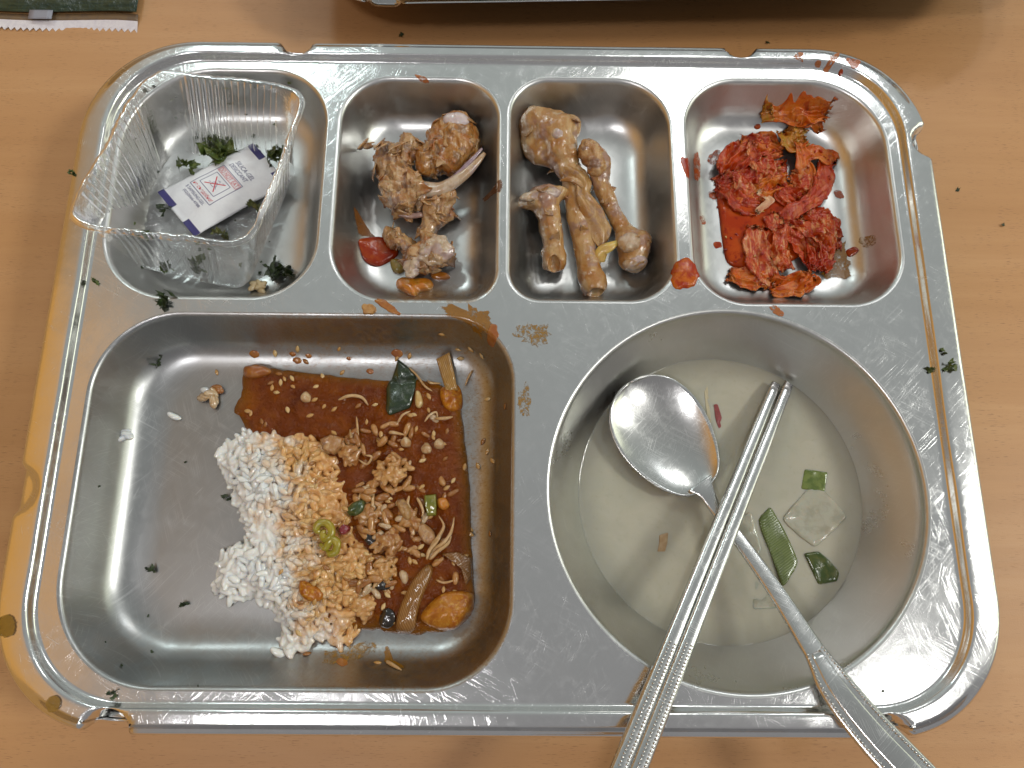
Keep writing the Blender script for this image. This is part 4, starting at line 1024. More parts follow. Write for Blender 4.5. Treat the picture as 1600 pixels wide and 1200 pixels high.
    L([(600, 760), (650, 780), (690, 800), (700, 860)], [.6, .75, .7, .5], [.5, .6, .4, .2], KM[2], 'ruffled leaf on the right edge of the heap', 18, .24)
    L([(640, 870), (660, 930), (640, 985)], [.55, .7, .5], [.4, .45, .3], KM[0], 'dark red leaf low on the right of the heap', 19, .22)
    L([(400, 650), (440, 690), (395, 745)], [.15, .18, .10], [.75, .7, .45], simple_mat('cabbage_rib', (.60, .36, .20), .25, (.5, .2, .1), 2, coat=.5, sss=.4), 'slim pale rib slanting above the juice', 20, .04, nv=12, th=.1)
    L([(480, 640), (540, 690), (600, 670)], [.45, .6, .4], [.35, .35, .35], KM[0], 'brown red leaf hollow in the middle of the heap', 21, .18)
    L([(440, 760), (470, 790), (500, 780)], [.3, .35, .2], [.25, .4, .3], KM[2], 'small pale lump at the inner edge of the juice', 22, .12, nv=22)
build_kimchi()
_kb = None
def kimchi_flakes():
    """chilli flakes and seeds clinging to the kimchi"""
    V = []; F = []
    for o in C.objects:
        if o.name.startswith('kimchi_leaf') or o.name.startswith('kimchi_juice'):
            k = len(V); V += [v.co.copy() for v in o.data.vertices]; F += [tuple(i + k for i in p.vertices) for p in o.data.polygons]
    kb = BVHTree.FromPolygons(V, F); ms = []
    for c in ((.26, .010, .002), (.40, .03, .002), (.55, .30, .08)):
        m = flake_mesh0(len(ms)); m.materials.append(simple_mat('chilli_skin', c, .15, tuple(x * .6 for x in c), 5, spec=.4)); ms.append(m)
    n = 0; rg = np.random.default_rng(5)
    while n < 45:
        p = q4(rg.uniform(200, 730), rg.uniform(300, 1090)); h_ = kb.ray_cast(Vector(CAM), ray(*p).normalized())
        if h_[0] is None: continue
        n += 1; o = bpy.data.objects.new('chilli_flake', ms[int(rg.choice([0, 0, 1, 1, 2]))]); C.objects.link(o); s_ = rg.uniform(.09, .22)
        nn = h_[1] if h_[1].z > 0 else -h_[1]
        o.location = h_[0] + nn * .03; o.scale = (s_, s_ * .8, s_ * .7); o.rotation_euler = (Vector((0, 0, 1)).rotation_difference(nn) @ Euler((0, 0, rg.uniform(0, 6.28))).to_quaternion()).to_euler()
        tag(o, 'chilli flake or seed clinging to the kimchi', 'chilli flake', 'chilli flakes on the kimchi')
def flake_mesh0(seed):
    xy = np.array([(math.cos(a) * (.5 + .12 * math.sin(3 * a + seed)), math.sin(a) * .4) for a in np.linspace(0, 2 * math.pi, 10, endpoint=False)])
    V, F = patch(xy, lambda x, y: 0, .22, rings=4, edge=.8, skirt=.05); return make_mesh('chilli_flake', V, F)
kimchi_flakes()
def z4(*p): return [q4(*x) for x in p]
blob('chilli_flake', z4((380, 370), (400, 366), (404, 380), (390, 388), (378, 382)), .06, sauce_red, 'dark red chilli flake on bare steel behind the kimchi', 'chilli flake', n=24)
blob('chilli_flake', z4((768, 905), (800, 888), (822, 900), (805, 922), (778, 930)), .08, sauce_red, 'dark red chilli flake right of the kimchi heap', 'chilli flake', n=24)
redstain = None
ST_RED = stain('dried_red_sauce', (.42, .07, .006), .8); ST_AMB = stain('dried_amber_sauce', (.34, .15, .014), .95, 2.2); ST_ORG = stain('dried_orange_sauce', (.48, .14, .02), .85, 3.0)
ST_THIN = stain('thin_amber_film', (.36, .19, .03), .6, 4.0, fine=16)
ST_OIL = stain('oily_brown_drop', (.28, .15, .02), 1.1, 2.5)
def smear(px, mat, label, cat='sauce stain', n=50, h=.015, rough=.18, name='sauce_stain', **k):
    return blob(name, px, h, mat, label, cat, n=n, bump=.004, skirt=None, edge=.2, rough=rough, soft=True, **k)
smear(z4((118, 490), (140, 470), (150, 540), (148, 600), (130, 632), (118, 570)), ST_RED, 'upright red smear on the left wall of the kimchi hollow')
smear(z4((70, 515), (90, 508), (102, 540), (98, 590), (84, 570), (72, 545)), sauce_red, 'small red smear on the deck at the left of the kimchi hollow', rough=.3)
smear(z4((180, 500), (225, 465), (240, 490), (215, 535), (185, 540)), ST_RED, 'orange red smear left of the kimchi heap')
smear(z4((270, 465), (310, 425), (318, 440), (290, 480)), ST_RED, 'thin red smear above the left of the kimchi heap')
smear(z4((180, 650), (215, 660), (218, 690), (185, 680)), ST_RED, 'little red smear just above the juice pool')
smear(z4((145, 750), (168, 752), (172, 800), (150, 790)), ST_RED, 'faint red smear left of the juice pool')
smear(z4((205, 870), (232, 868), (236, 890), (212, 896)), sauce_red, 'red droplet left of the juice pool')
smear(z4((710, 640), (745, 640), (765, 680), (740, 685), (718, 668)), ST_RED, 'brown red smear right of the long red strip')
smear(z4((700, 860), (760, 845), (775, 880), (800, 960), (780, 1020), (690, 1030), (640, 1020), (700, 980)), ST_AMB, 'amber sauce film right of the kimchi heap')
smear(z4((820, 850), (900, 830), (925, 840), (880, 890), (830, 895)), ST_THIN, 'thin amber scrape near the right wall of the kimchi hollow')
smear(z4((545, 70), (580, 55), (590, 65), (575, 85), (585, 105), (565, 100), (552, 92)), ST_ORG, 'leftmost orange streak on the rear right rim')
smear(z4((632, 100), (655, 92), (665, 110), (655, 128), (636, 125)), ST_ORG, 'smallest orange spot on the rear right rim')
smear(z4((685, 100), (705, 65), (738, 62), (735, 90), (712, 120), (690, 150), (672, 148)), ST_ORG, 'longest orange streak on the rear right rim')
smear(z4((765, 82), (825, 90), (830, 115), (800, 145), (780, 120)), stain('strong_orange_sauce', (.48, .11, .012), .95), 'rightmost orange streak on the rear right rim')
blob('chilli_flake', z4((735, 148), (745, 132), (755, 138), (752, 155), (740, 160)), .08, sauce_red, 'dark red chilli flake in the groove inside the rear right rim', 'chilli flake', n=24)
blob('sauce_blob', [(1046, 428), (1056, 408), (1072, 404), (1086, 414), (1092, 432), (1086, 446), (1066, 451), (1052, 446)], .14, simple_mat('chilli_sauce', (.44, .10, .004), .12, (.30, .022, .001), 2.6, coat=.2, spec=.35, bump=.5, bscale=8, bdist=.05), 'lumpy red orange sauce drop on the deck between bones and kimchi', 'sauce', edge=.7, bump=.06, rough=.1)
smear([(690, 482), (720, 474), (760, 480), (776, 500), (776, 528), (760, 536), (738, 516), (705, 498)], ST_AMB, 'amber sauce smear on the deck behind the stew', rough=.3)
smear([(766, 508), (777, 510), (776, 534), (762, 536)], sauce_brown, 'thick brown drop on the near end of the amber smear', h=.06, name='sauce_blob', cat='sauce')
smear([(802, 515), (822, 500), (850, 502), (864, 515), (858, 540), (830, 547), (808, 535)], ST_THIN, 'faint amber smear on the deck right of the amber sauce', rough=.3)
smear([(810, 602), (826, 598), (830, 640), (818, 662), (808, 640)], ST_THIN, 'faint amber smear beside the right lip of the big hollow', rough=.3)
smear([(585, 470), (600, 468), (625, 488), (620, 492), (600, 482)], sauce_brown, 'curved brown strand on the deck in front of the meaty bones', h=.05, cat='food scrap', name='food_scrap')
smear([(566, 480), (578, 475), (588, 482), (584, 491), (570, 492)], simple_mat('tan_scrap', (.42, .23, .08), .25, (.3, .13, .03), 5, coat=.4), 'brown crumb on the deck in front of the meaty bones', h=.14, cat='food scrap', name='food_scrap')
smear([(646, 116), (660, 118), (672, 128), (668, 134), (655, 128)], ST_ORG, 'orange streak behind the meaty bones hollow')
smear([(1200, 478), (1212, 476), (1226, 488), (1222, 496), (1206, 488)], ST_ORG, 'orange streak on the deck in front of the kimchi hollow')
smear([(-6, 978), (2, 960), (20, 957), (31, 972), (28, 990), (12, 1000), (0, 996)], ST_OIL, 'round oily brown drop on the left rim', h=.05, rough=.05)
smear([(70, 1098), (78, 1086), (92, 1086), (98, 1098), (92, 1112), (78, 1115)], ST_OIL, 'round oily brown drop on the near left corner of the rim', h=.05, rough=.05)

# ------------------------------------------------------------------ seaweed crumbs
NORI = [simple_mat('seaweed_dark', (.012, .022, .006), .45, (.03, .05, .008), 5, bump=.6), simple_mat('seaweed_green', (.045, .075, .010), .45, (.10, .12, .02), 5, bump=.6), simple_mat('seaweed_olive', (.13, .13, .03), .45, (.06, .08, .015), 5, bump=.6)]
def flake_mesh(seed, n=6):
    rg = np.random.default_rng(seed); g = np.zeros((n, n, 3))
    for i in range(n):
        for j in range(n):
            g[i, j] = (i / (n - 1) - .5, (j / (n - 1) - .5) * rg.uniform(.5, .8), 0)
    g[..., :2] += .12 * rg.normal(size=(n, n, 2)); g[..., 2] += .22 * fbm(np.c_[g.reshape(-1, 3)] + seed * 5.7, 2.2, 2, seed).reshape(n, n) + .06 * rg.random((n, n))
    V, F = shell(g, .03); return make_mesh('seaweed_crumb', V, F, False)
FM = [flake_mesh(k) for k in range(8)]
FMC = {}
def flake_data(k, c):
    if (k, c) not in FMC:
        m = FM[k].copy(); m.materials.clear(); m.materials.append(NORI[c]); FMC[(k, c)] = m
    return FMC[(k, c)]
def flake(loc, size, c, label, group, rot=None, tilt=.4):
    o = bpy.data.objects.new('seaweed_crumb', flake_data(random.randrange(8), c)); C.objects.link(o)
    o.location = loc; o.scale = (size, size, size * .8); o.rotation_euler = rot or (random.uniform(-tilt, tilt), random.uniform(-tilt, tilt), random.uniform(0, 6.28))
    return tag(o, label, 'seaweed crumb', group)
def clump(u, v, size, c, label, on=None, n=9, z=None):
    """several torn seaweed scraps pressed into one clump"""
    p = hit(u, v)[0] if z is None else P(u, v, z); V = []; F = []; rg = np.random.default_rng(int(u * 7 + v))
    for k in range(n):
        m = FM[k % 8]; a = Euler(rg.uniform(-1.3, 1.3, 3)).to_matrix(); a = np.array(a); s = size * rg.uniform(.5, .9); o = len(V)
        d = rg.normal(size=3) * size * .28; d[2] = abs(d[2]) * .6 + .05
        for w in m.vertices: V.append(a @ np.array(w.co) * s + d)
        F += [tuple(x + o for x in q.vertices) for q in m.polygons]
    me = make_mesh('seaweed_clump', V, F, False); me.materials.append(NORI[c]); o = put('seaweed_clump', me); o.location = p
    return tag(o, label, 'seaweed')
clump(342, 237, .95, 1, 'largest green seaweed clump behind the sachet', z=-1.85, n=16)
clump(293, 262, .62, 1, 'seaweed clump left of the largest one, at the sachet edge', z=-1.8, n=9)
clump(430, 247, .75, 1, 'seaweed clump at the rear right end of the sachet', z=-1.85, n=12)
clump(402, 326, .45, 2, 'olive seaweed clump at the front right of the sachet', z=-1.85, n=8)
clump(228, 370, .5, 1, 'green seaweed clump at the front left inside the tub', z=-1.75, n=8)
clump(255, 325, .42, 0, 'dark seaweed clump under the left end of the sachet', z=-1.9, n=7)
clump(345, 362, .45, 2, 'brownish seaweed scrap in front of the sachet', z=-1.95, n=6)
clump(435, 426, .8, 0, 'black seaweed clump in the hollow beside the tub', n=12)
clump(264, 471, .62, 0, 'dark seaweed scrap on the deck in front of the plastic tub', n=7)
clump(308, 418, .6, 1, 'seaweed clump showing through the near wall of the tub', z=-1.9, n=9)
clump(265, 418, .45, 1, 'seaweed clump low in the near left of the tub', z=-1.85, n=7)
clump(1482, 574, .42, 1, 'bright green seaweed scrap on the right rim', n=7)
clump(1449, 578, .24, 1, 'small green seaweed scrap in the groove inside the right rim', n=5)
clump(1473, 551, .22, 1, 'smallest green seaweed scrap on the right rim', n=4)
clump(247, 565, .42, 0, 'dark seaweed scrap on the rear wall of the big hollow', n=5)
clump(238, 891, .35, 0, 'dark seaweed scrap on the floor left of the rice', n=4)
clump(291, 941, .3, 0, 'dark seaweed scrap on the floor near the front left of the rice', n=4)
clump(360, 775, .3, 0, 'dark seaweed scrap touching the left edge of the rice', n=4)
clump(176, 1080, .28, 0, 'dark seaweed scrap in the groove above the front left notch', n=4)
clump(112, 270, .22, 1, 'green seaweed scrap on the table beside the rear left rim', z=-.1, n=5)
clump(148, 438, .3, 1, 'green seaweed scrap on the left rim below the tub', n=4)
for k in range(46):
    u, v = random.uniform(200, 455), random.uniform(130, 440)
    z = -1.9 + random.uniform(0, .1) if (235 < u < 450 and 240 < v < 420) else None
    loc = P(u, v, z) if z is not None else hit(u, v)[0] + Vector((0, 0, .04))
    flake(loc, random.uniform(.07, .2), random.choice((0, 0, 1, 2)), 'tiny seaweed crumb scattered in and around the plastic tub', 'seaweed crumbs round the tub')
for k, (u, v) in enumerate([(165, 1003), (190, 1040), (238, 1018), (310, 1072), (232, 962), (290, 722), (155, 760), (1380, 1080)]):
    p, n = hit(u, v); flake(p + Vector((0, 0, .03)), random.uniform(.09, .15), 0, 'black speck of seaweed dotted over the bare steel', 'black specks on the steel')
for u, v, s, l in ((627, 55, .3, 'dark square crumb on the table between the two trays'), (1199, 67, .2, 'dark crumb on the table behind the rear right notch'), (1496, 297, .2, 'tiny dark crumb on the table right of the tray'), (1567, 352, .2, 'tiny brown sliver on the table at the far right')):
    p = P(u, v, ZT); flake(p + Vector((0, 0, .05)), s, 0, l, None)

# ------------------------------------------------------------------ stew, rice and what is in them
FZ = ZD - 2.35
def inpoly(x, y, poly):
    c = False; n = len(poly); j = n - 1
    for i in range(n):
        xi, yi = poly[i]; xj, yj = poly[j]
        if (yi > y) != (yj > y) and x < (xj - xi) * (y - yi) / (yj - yi) + xi: c = not c
        j = i
    return c
STEW = [(380, 578), (400, 570), (420, 573), (454, 578), (524, 586), (580, 591), (612, 593), (650, 592), (690, 600), (715, 622), (722, 654), (729, 710), (734, 761), (736, 827), (738, 873), (741, 929), (736, 962), (711, 983), (655, 991), (617, 990), (585, 984), (540, 985), (480, 960), (430, 900), (400, 800), (390, 700), (372, 650), (362, 641), (374, 612)]
def build_stew():
    t = MT('red_stew_sauce'); o = t.coords('Object')
    n1 = t.noise(o, .7, 4, .6, .5); n2 = t.noise(o, 3.2, 5, .65, .4); n3 = t.noise(o, 11, 4, .6)
    col = t.ramp(n1, (.3, (.085, .013, .0)), (.55, (.145, .028, .0)), (.75, (.22, .056, .0)))
    col = t.mix(t.math('MULTIPLY', t.step(n2, .5, .66), .5), col, (.20, .052, .0)); col = t.mix(t.math('MULTIPLY', t.step(n3, .6, .7), .4), col, (.05, .008, .0))
    thin = t.n('Attribute', 2, attribute_name='thin')
    col = t.mix(t.math('MULTIPLY', thin, .7), col, (.28, .125, .006))
    h = t.math('ADD', t.math('MULTIPLY', n2, 1.0), t.math('MULTIPLY', n3, .5))
    h = t.math('ADD', h, t.math('MULTIPLY', t.step(t.noise(o, 6, 2), .58, .66), .5))
    m = t.done(t.bsdf(Base_Color=col, Roughness=.08, Normal=t.bump(h, .75, .10), Specular_IOR_Level=.08, Coat_Weight=.4, Coat_IOR=1.36, Coat_Roughness=.06, Coat_Normal=t.bump(t.noise(o, 3.5, 2, .5), 1.0, .26)))
    pts = [P(u, v, FZ + .2) for u, v in STEW]; xy = closed_spline(pts, 150)
    V, F = patch(xy, lambda x, y: max(FZ, min(ground(x, y), FZ + .6)), .40, rings=40, edge=.10, bump=.17, bscale=1.7, seed=5, skirt=.05, rough=.008)
    o_ = obj('stew_sauce', V, F, m)
    me = o_.data; at = me.attributes.new('thin', 'FLOAT', 'POINT'); n = 150; cen = np.array(xy).mean(0)
    vv = np.array([v.co[:2] for v in me.vertices]); k = np.arange(len(vv)) // n
    at.data.foreach_set('value', np.clip(1 - (k - 1) / 3.0, 0, 1).astype(np.float32))
    tag(o_, 'dark red brown stew sauce pooled under and right of the rice', 'stew')
    return o_
STEWO = build_stew()
def surf_bvh(*objs):
    V = []; F = []
    for o in objs:
        mw = o.matrix_world; k = len(V); V += [mw @ v.co for v in o.data.vertices]; F += [tuple(i + k for i in p.vertices) for p in o.data.polygons]
    return BVHTree.FromPolygons(V, F)
SB = surf_bvh(STEWO)
def on_stew(x, y):
    h_ = SB.ray_cast(Vector((x, y, 6)), Vector((0, 0, -1)))
    g = ground(x, y); return max(g, h_[0].z) if h_[0] is not None else g
def at_stew(u, v, extra=0.0):
    h_ = SB.ray_cast(Vector(CAM), ray(u, v).normalized()); g = hit(u, v)[0]
    p = h_[0] if h_[0] is not None and h_[0].z > g.z - .01 else g
    return p + Vector((0, 0, extra))

# ---- rice
RICE = [(335, 705), (352, 690), (370, 682), (389, 663), (420, 668), (454, 673), (496, 677), (525, 695), (548, 735), (552, 790), (560, 830), (585, 862), (592, 880), (584, 905), (580, 930), (574, 955), (556, 990), (529, 1012), (508, 992), (480, 1012), (450, 1020), (436, 1000), (440, 976), (421, 948), (400, 938), (384, 934), (356, 943), (332, 920), (342, 869), (365, 850), (388, 843), (384, 822), (370, 799), (368, 780), (351, 743)]
def rice_mats():
    def rm(name, a, b, stain_lo, stain_hi):
        t = MT(name); pos = t.n('NewGeometry', 0); o = pos
        s = t.n('SeparateXYZ', None, {0: pos}); x, y = s.outputs[0], s.outputs[1]
        n1 = t.noise(o, .95, 5, .68, .6); n2 = t.noise(o, 3.5, 4, .6)
        # sauce has soaked in from the stew side (to the right and the rear)
        e = t.math('ADD', t.math('ADD', x, t.math('MULTIPLY', y, .32)), t.math('MULTIPLY', t.math('SUBTRACT', n1, .5), 7.5))
        f = t.step(e, stain_lo, stain_hi)
        c = t.mix(f, a, t.mix(t.step(n2, .40, .64), b, tuple(v * k for v, k in zip(b, (.80, .66, .50)))))
        deep = t.step(e, stain_hi - .2, stain_hi + 3.4)
        c = t.mix(t.math('MULTIPLY', deep, t.math('ADD', .35, t.math('MULTIPLY', t.step(t.noise(o, 1.4, 4), .40, .62), .7))), c, (.40, .175, .05))
        c = t.mix(t.math('MULTIPLY', t.step(t.noise(o, 7.0, 2), .5, .7), .25), c, t.mix(f, (.62, .61, .56), (.46, .235, .075)))
        return t.done(t.bsdf(Base_Color=c, Roughness=.16, Normal=t.bump(t.noise(o, 9, 3), .2, .03), Subsurface_Weight=.7, Subsurface_Radius=(1, .75, .5), Subsurface_Scale=.3, Coat_Weight=.35, Coat_Roughness=.12))
    return [rm('cooked_rice', (.72, .71, .67), (.66, .395, .16), -12.7, -9.7), rm('cooked_rice_glassy', (.69, .68, .64), (.58, .34, .125), -12.7, -9.7)]
RM = rice_mats()
def grain_mesh(k, mat):
    rg = np.random.default_rng(k + 70); L = rg.uniform(.27, .345); r = rg.uniform(.125, .155); bend = rg.uniform(-.09, .09); pts = []; rad = []
    for s in (-1, -.96, -.82, -.45, 0, .45, .82, .96, 1):
        pts.append((s * L, bend * (1 - s * s), 0)); rad.append(r * max(.04, (1 - abs(s) ** 3.6)) ** .5 * (1 + .12 * math.sin(s * 2 + k)))
    V, F = tube(pts, rad, 8, .82); m = make_mesh('rice_grain', V, F); m.materials.append(mat); return m
GM = [grain_mesh(k, RM[k % 2]) for k in range(10)]
def rice_height(x, y, poly):
    d = 1e9
    for (ax, ay), (bx, by) in zip(poly, poly[1:] + poly[:1]):
        vx, vy = bx - ax, by - ay; t = max(0, min(1, ((x - ax) * vx + (y - ay) * vy) / (vx * vx + vy * vy))); d = min(d, math.hypot(x - ax - t * vx, y - ay - t * vy))
    return d
def build_rice():
    root = thing('rice_mound', 'heap of white rice, its right side stained orange by the stew', 'rice')
    poly = [tuple(P(u, v, FZ + .35)[:2]) for u, v in RICE]; px = [p[0] for p in poly]; py = [p[1] for p in poly]
    H = lambda x, y: (lambda d: (.95 * (1 - math.exp(-d * 1.35)) + .34 * float(fbm(np.array([[x, y, 0]]), .75, 3, 6)[0]) * min(1, d * 2)))(rice_height(x, y, poly))
    pts = []; rg = np.random.default_rng(8); tries = 0; cell = {}
    while len(pts) < 780 and tries < 60000:
        tries += 1; x, y = rg.uniform(min(px), max(px)), rg.uniform(min(py), max(py))
        if not inpoly(x, y, poly): continue
        k = (int(x / .22), int(y / .22)); 
        near = [q for a in (-1, 0, 1) for b in (-1, 0, 1) for q in cell.get((k[0] + a, k[1] + b), [])]
        if any((q[0] - x) ** 2 + (q[1] - y) ** 2 < .17 ** 2 for q in near): continue
        cell.setdefault(k, []).append((x, y)); pts.append((x, y))
    grains = []
    for x, y in pts:
        d = rice_height(x, y, poly); z = ground(x, y) + H(x, y) + rg.uniform(-.12, .08)
        z = max(z, ground(x, y) + .12)
        rot = Euler((rg.uniform(-.5, .5), rg.normal() * .26, rg.uniform(0, 6.28)))
        grains.append((z - ground(x, y) + rg.uniform(0, .25) , (x, y, z), rot, rg.uniform(.88, 1.15), int(rg.integers(10))))
    grains.sort(key=lambda q: -q[0])
    for _, loc, rot, s, k in grains[:299]:
        loc = (loc[0], loc[1], loc[2] - .05)
        o = bpy.data.objects.new('rice_grain', GM[k]); C.objects.link(o); o.parent = root; o.location = loc; o.rotation_euler = rot; o.scale = (s, s, s)
    # the sticky mass that holds them: the other grains fused into one skin
    lo = np.array([min(px) - .3, min(py) - .3, FZ - .1]); hi = np.array([max(px) + .3, max(py) + .3, FZ + 1.75]); h = .048
    n = np.ceil((hi - lo) / h).astype(int) + 1; D = np.full(n, .6)
    gx, gy = lo[0] + h * np.arange(n[0]), lo[1] + h * np.arange(n[1]); gz = lo[2] + h * np.arange(n[2])
    for i, x in enumerate(gx):
        for j, y in enumerate(gy):
            if inpoly(x, y, poly): D[i, j] = gz - (ground(x, y) + max(0, H(x, y) - .16))
    def stamp(loc, rot, L, r, k=.05):
        c = np.array(loc); ax = np.array(rot.to_matrix()) @ np.array([1., 0, 0]); m = L + r + .12
        i0 = np.maximum(((c - m - lo) / h).astype(int), 0); i1 = np.minimum(((c + m - lo) / h).astype(int) + 2, n)
        if (i1 <= i0).any(): return
        g = np.stack(np.meshgrid(*[lo[q] + h * np.arange(i0[q], i1[q]) for q in range(3)], indexing='ij'), -1) - c
        t_ = np.clip(g @ ax, -L, L); d = np.linalg.norm(g - t_[..., None] * ax, axis=-1) - r * (1 - .25 * (t_ / L) ** 2)
        sl = tuple(slice(a_, b_) for a_, b_ in zip(i0, i1)); D[sl] = smin(D[sl], d, k)
    for _, loc, rot, s, k in grains[299:]: stamp(loc, rot, .19 * s, .125 * s)
    for _ in range(420):
        x, y = rg.uniform(min(px), max(px)), rg.uniform(min(py), max(py))
        if inpoly(x, y, poly): stamp((x, y, ground(x, y) + max(.11, H(x, y) + rg.uniform(-.12, .04))), Euler((0, rg.normal() * .25, rg.uniform(0, 6.28))), rg.uniform(.16, .22), rg.uniform(.115, .14))
    obj('packed_rice', *nets(None, lo, hi, h, D), RM[0], root)['kind'] = 'stuff'
build_rice()
def grain_mat(name, c, c2): return simple_mat(name, c, .22, c2, 4, sss=.5, sssr=(1, .6, .35), coat=.4)
G_ST = [grain_mat('stained_grain', (.42, .215, .07), (.34, .14, .034)), grain_mat('soaked_grain', (.30, .125, .03), (.24, .08, .012)), grain_mat('pale_grain', (.50, .37, .23), (.42, .26, .12))]
GSM = [[grain_mesh(k + 20, m) for k in range(4)] for m in G_ST]
def grain(loc, m, label, group, s=1.0, tilt=.25, rz=None):
    o = bpy.data.objects.new('rice_grain', m); C.objects.link(o); o.location = loc; o.scale = (s, s, s)
    o.rotation_euler = (random.uniform(-.3, .3), random.uniform(-tilt, tilt), random.uniform(0, 6.28) if rz is None else rz); return tag(o, label, 'rice grain', group)
grain(hit(436, 1018)[0] + Vector((0, 0, .1)), GM[0], 'single white rice grain fallen in front of the rice heap', None, 1.15, rz=-.5)
grain(hit(274, 650)[0] + Vector((0, 0, .09)), GM[2], 'single white rice grain on bare steel left of the stew', None, 1.0, rz=-.4)
def rice_clump(u, v, n, spread, mats, label, seed, lift=0.0, on=None):
    root = thing('rice_clump', label, 'rice'); rg = np.random.default_rng(seed); p = (on or (lambda a, b: hit(a, b)[0]))(u, v); root.location = p
    for k in range(n):
        a = rg.uniform(0, 6.28); r = spread * math.sqrt(rg.random()); m = mats[int(rg.integers(len(mats)))]
        o = bpy.data.objects.new('rice_grain', m); C.objects.link(o); o.parent = root
        o.location = (r * math.cos(a), r * math.sin(a), .10 + lift * (1 - (r / spread) ** 2) + rg.uniform(-.03, .06)); o.rotation_euler = (rg.uniform(-.4, .4), rg.normal() * .35, rg.uniform(0, 6.28)); s = rg.uniform(.85, 1.1); o.scale = (s, s, s)
rice_clump(198, 683, 4, .26, GM[:4], 'small white rice clump near the left wall of the big hollow', 3, .1)
rice_clump(330, 622, 7, .38, [GM[0], GM[1], GSM[2][0]], 'white rice clump just left of the stew', 4, .15)
def fused_clump(u, v, n, sx, sy, hgt, mat, label, seed):
    """sauce-soaked rice stuck together: grains fused into one lumpy skin"""
    rg = np.random.default_rng(seed); c = np.array(at_stew(u, v)); root = thing('rice_clump', label, 'rice', tuple(c)); h = .042
    lo = np.array([-sx - .4, -sy - .4, -.25]); hi = np.array([sx + .4, sy + .4, hgt + .4]); m = np.ceil((hi - lo) / h).astype(int) + 1
    g = np.stack(np.meshgrid(*[lo[q] + h * np.arange(m[q]) for q in range(3)], indexing='ij'), -1); D = sd_ell(g, (0, 0, -.05), (sx * .62, sy * .62, hgt * .75)) + .10 * fbm(g, 2.2, 2, seed)
    for _ in range(n):
        a = rg.uniform(0, 6.28); r = math.sqrt(rg.random()); p = np.array([sx * r * math.cos(a), sy * r * math.sin(a), .06 + hgt * (1 - r * r) + rg.uniform(-.08, .03)])
        ax = np.array(Euler((0, rg.normal() * .3, rg.uniform(0, 6.28))).to_matrix()) @ np.array([1., 0, 0]); L = rg.uniform(.16, .22); rr = rg.uniform(.105, .135)
        t_ = np.clip((g - p) @ ax, -L, L); D = smin(D, np.linalg.norm(g - p - t_[..., None] * ax, axis=-1) - rr * (1 - .25 * (t_ / L) ** 2), .045)
    V, F = nets(None, lo, hi, h, D); obj('packed_rice', V, F, mat, root)['kind'] = 'stuff'
CL1 = simple_mat('orange_soaked_rice', (.52, .29, .105), .2, (.40, .18, .045), 1.6, .42, .6, sss=.5, sssr=(1, .6, .35), coat=.4, col3=(.60, .40, .20))
CL2 = simple_mat('brown_soaked_rice', (.40, .20, .065), .2, (.27, .095, .018), 1.8, .42, .6, sss=.4, sssr=(1, .6, .35), coat=.4, col3=(.52, .34, .17))
fused_clump(616, 742, 40, .72, .72, .5, CL1, 'orange rice clump standing in the middle of the stew', 5)
fused_clump(548, 705, 22, .5, .5, .3, CL2, 'soaked rice clump at the rear right of the rice heap', 6)
fused_clump(578, 800, 26, .5, .62, .28, CL2, 'soaked rice clump left in front of the orange one', 7)
fused_clump(606, 850, 24, .6, .45, .3, CL2, 'soaked rice clump at the right shoulder of the rice heap', 8)
fused_clump(600, 890, 22, .5, .42, .34, CL1, 'pale orange rice clump at the right foot of the rice heap', 9)
fused_clump(643, 812, 14, .45, .4, .16, CL2, 'flat soaked rice clump below the olive green onion square', 10)
fused_clump(566, 950, 20, .4, .5, .35, CL1, 'orange rice clump at the front right of the rice heap', 11)
rice_clump(405, 450, 5, .3, [grain_mesh(33, simple_mat('tan_rice', (.46, .36, .2), .3, (.4, .28, .13), 4))], 'tan rice crumbs at the near right of the tub', 6, .05)
rice_clump(342, 606, 2, .12, GSM[1][:2], 'two brown grains above the white rice clump', 7, .05)
rgs = np.random.default_rng(77)
stew_poly = [tuple(p) for p in STEW]
def in_rice(u, v): return inpoly(u, v, RICE)
mix = [(540, 680), (600, 690), (650, 730), (690, 800), (670, 880), (630, 910), (590, 930), (575, 965), (560, 985), (550, 900), (560, 800)]
cnt = 0
while cnt < 62:
    u = rgs.uniform(520, 700); v = rgs.uniform(665, 990)
    if not inpoly(u, v, mix) or rgs.random() < (u - 540) / 200: continue
    cnt += 1; bump_ = float(fbm(np.array([[u * .03, v * .03, 0]]), 1.0, 2, 4)[0])
    grain(at_stew(u, v, max(-.05, .10 + .5 * bump_ + rgs.uniform(-.05, .08) - (u - 560) * .0006)), GSM[int(rgs.choice([0, 0, 1, 1, 2]))][int(rgs.integers(4))], 'sauce-coated rice grain in the wet mix beside the rice heap', 'rice grains mixed into the stew', rgs.uniform(.85, 1.1), .2)
# grains loose in the sauce
cnt = 0
while cnt < 45:
    u = rgs.uniform(520, 735); v = rgs.uniform(640, 960)
    if not inpoly(u, v, stew_poly) or in_rice(u, v): continue
    dens = 1.0 if (u < 640 and v < 930) else .32
    if rgs.random() > dens: continue
    cnt += 1; p = at_stew(u, v, rgs.uniform(-.05, .06)); m = GSM[int(rgs.choice([0, 0, 1, 1, 2]))][int(rgs.integers(4))]
    grain(p, m, 'sauce-coated rice grain loose in the stew', 'loose rice grains in the stew', rgs.uniform(.75, 1.05))
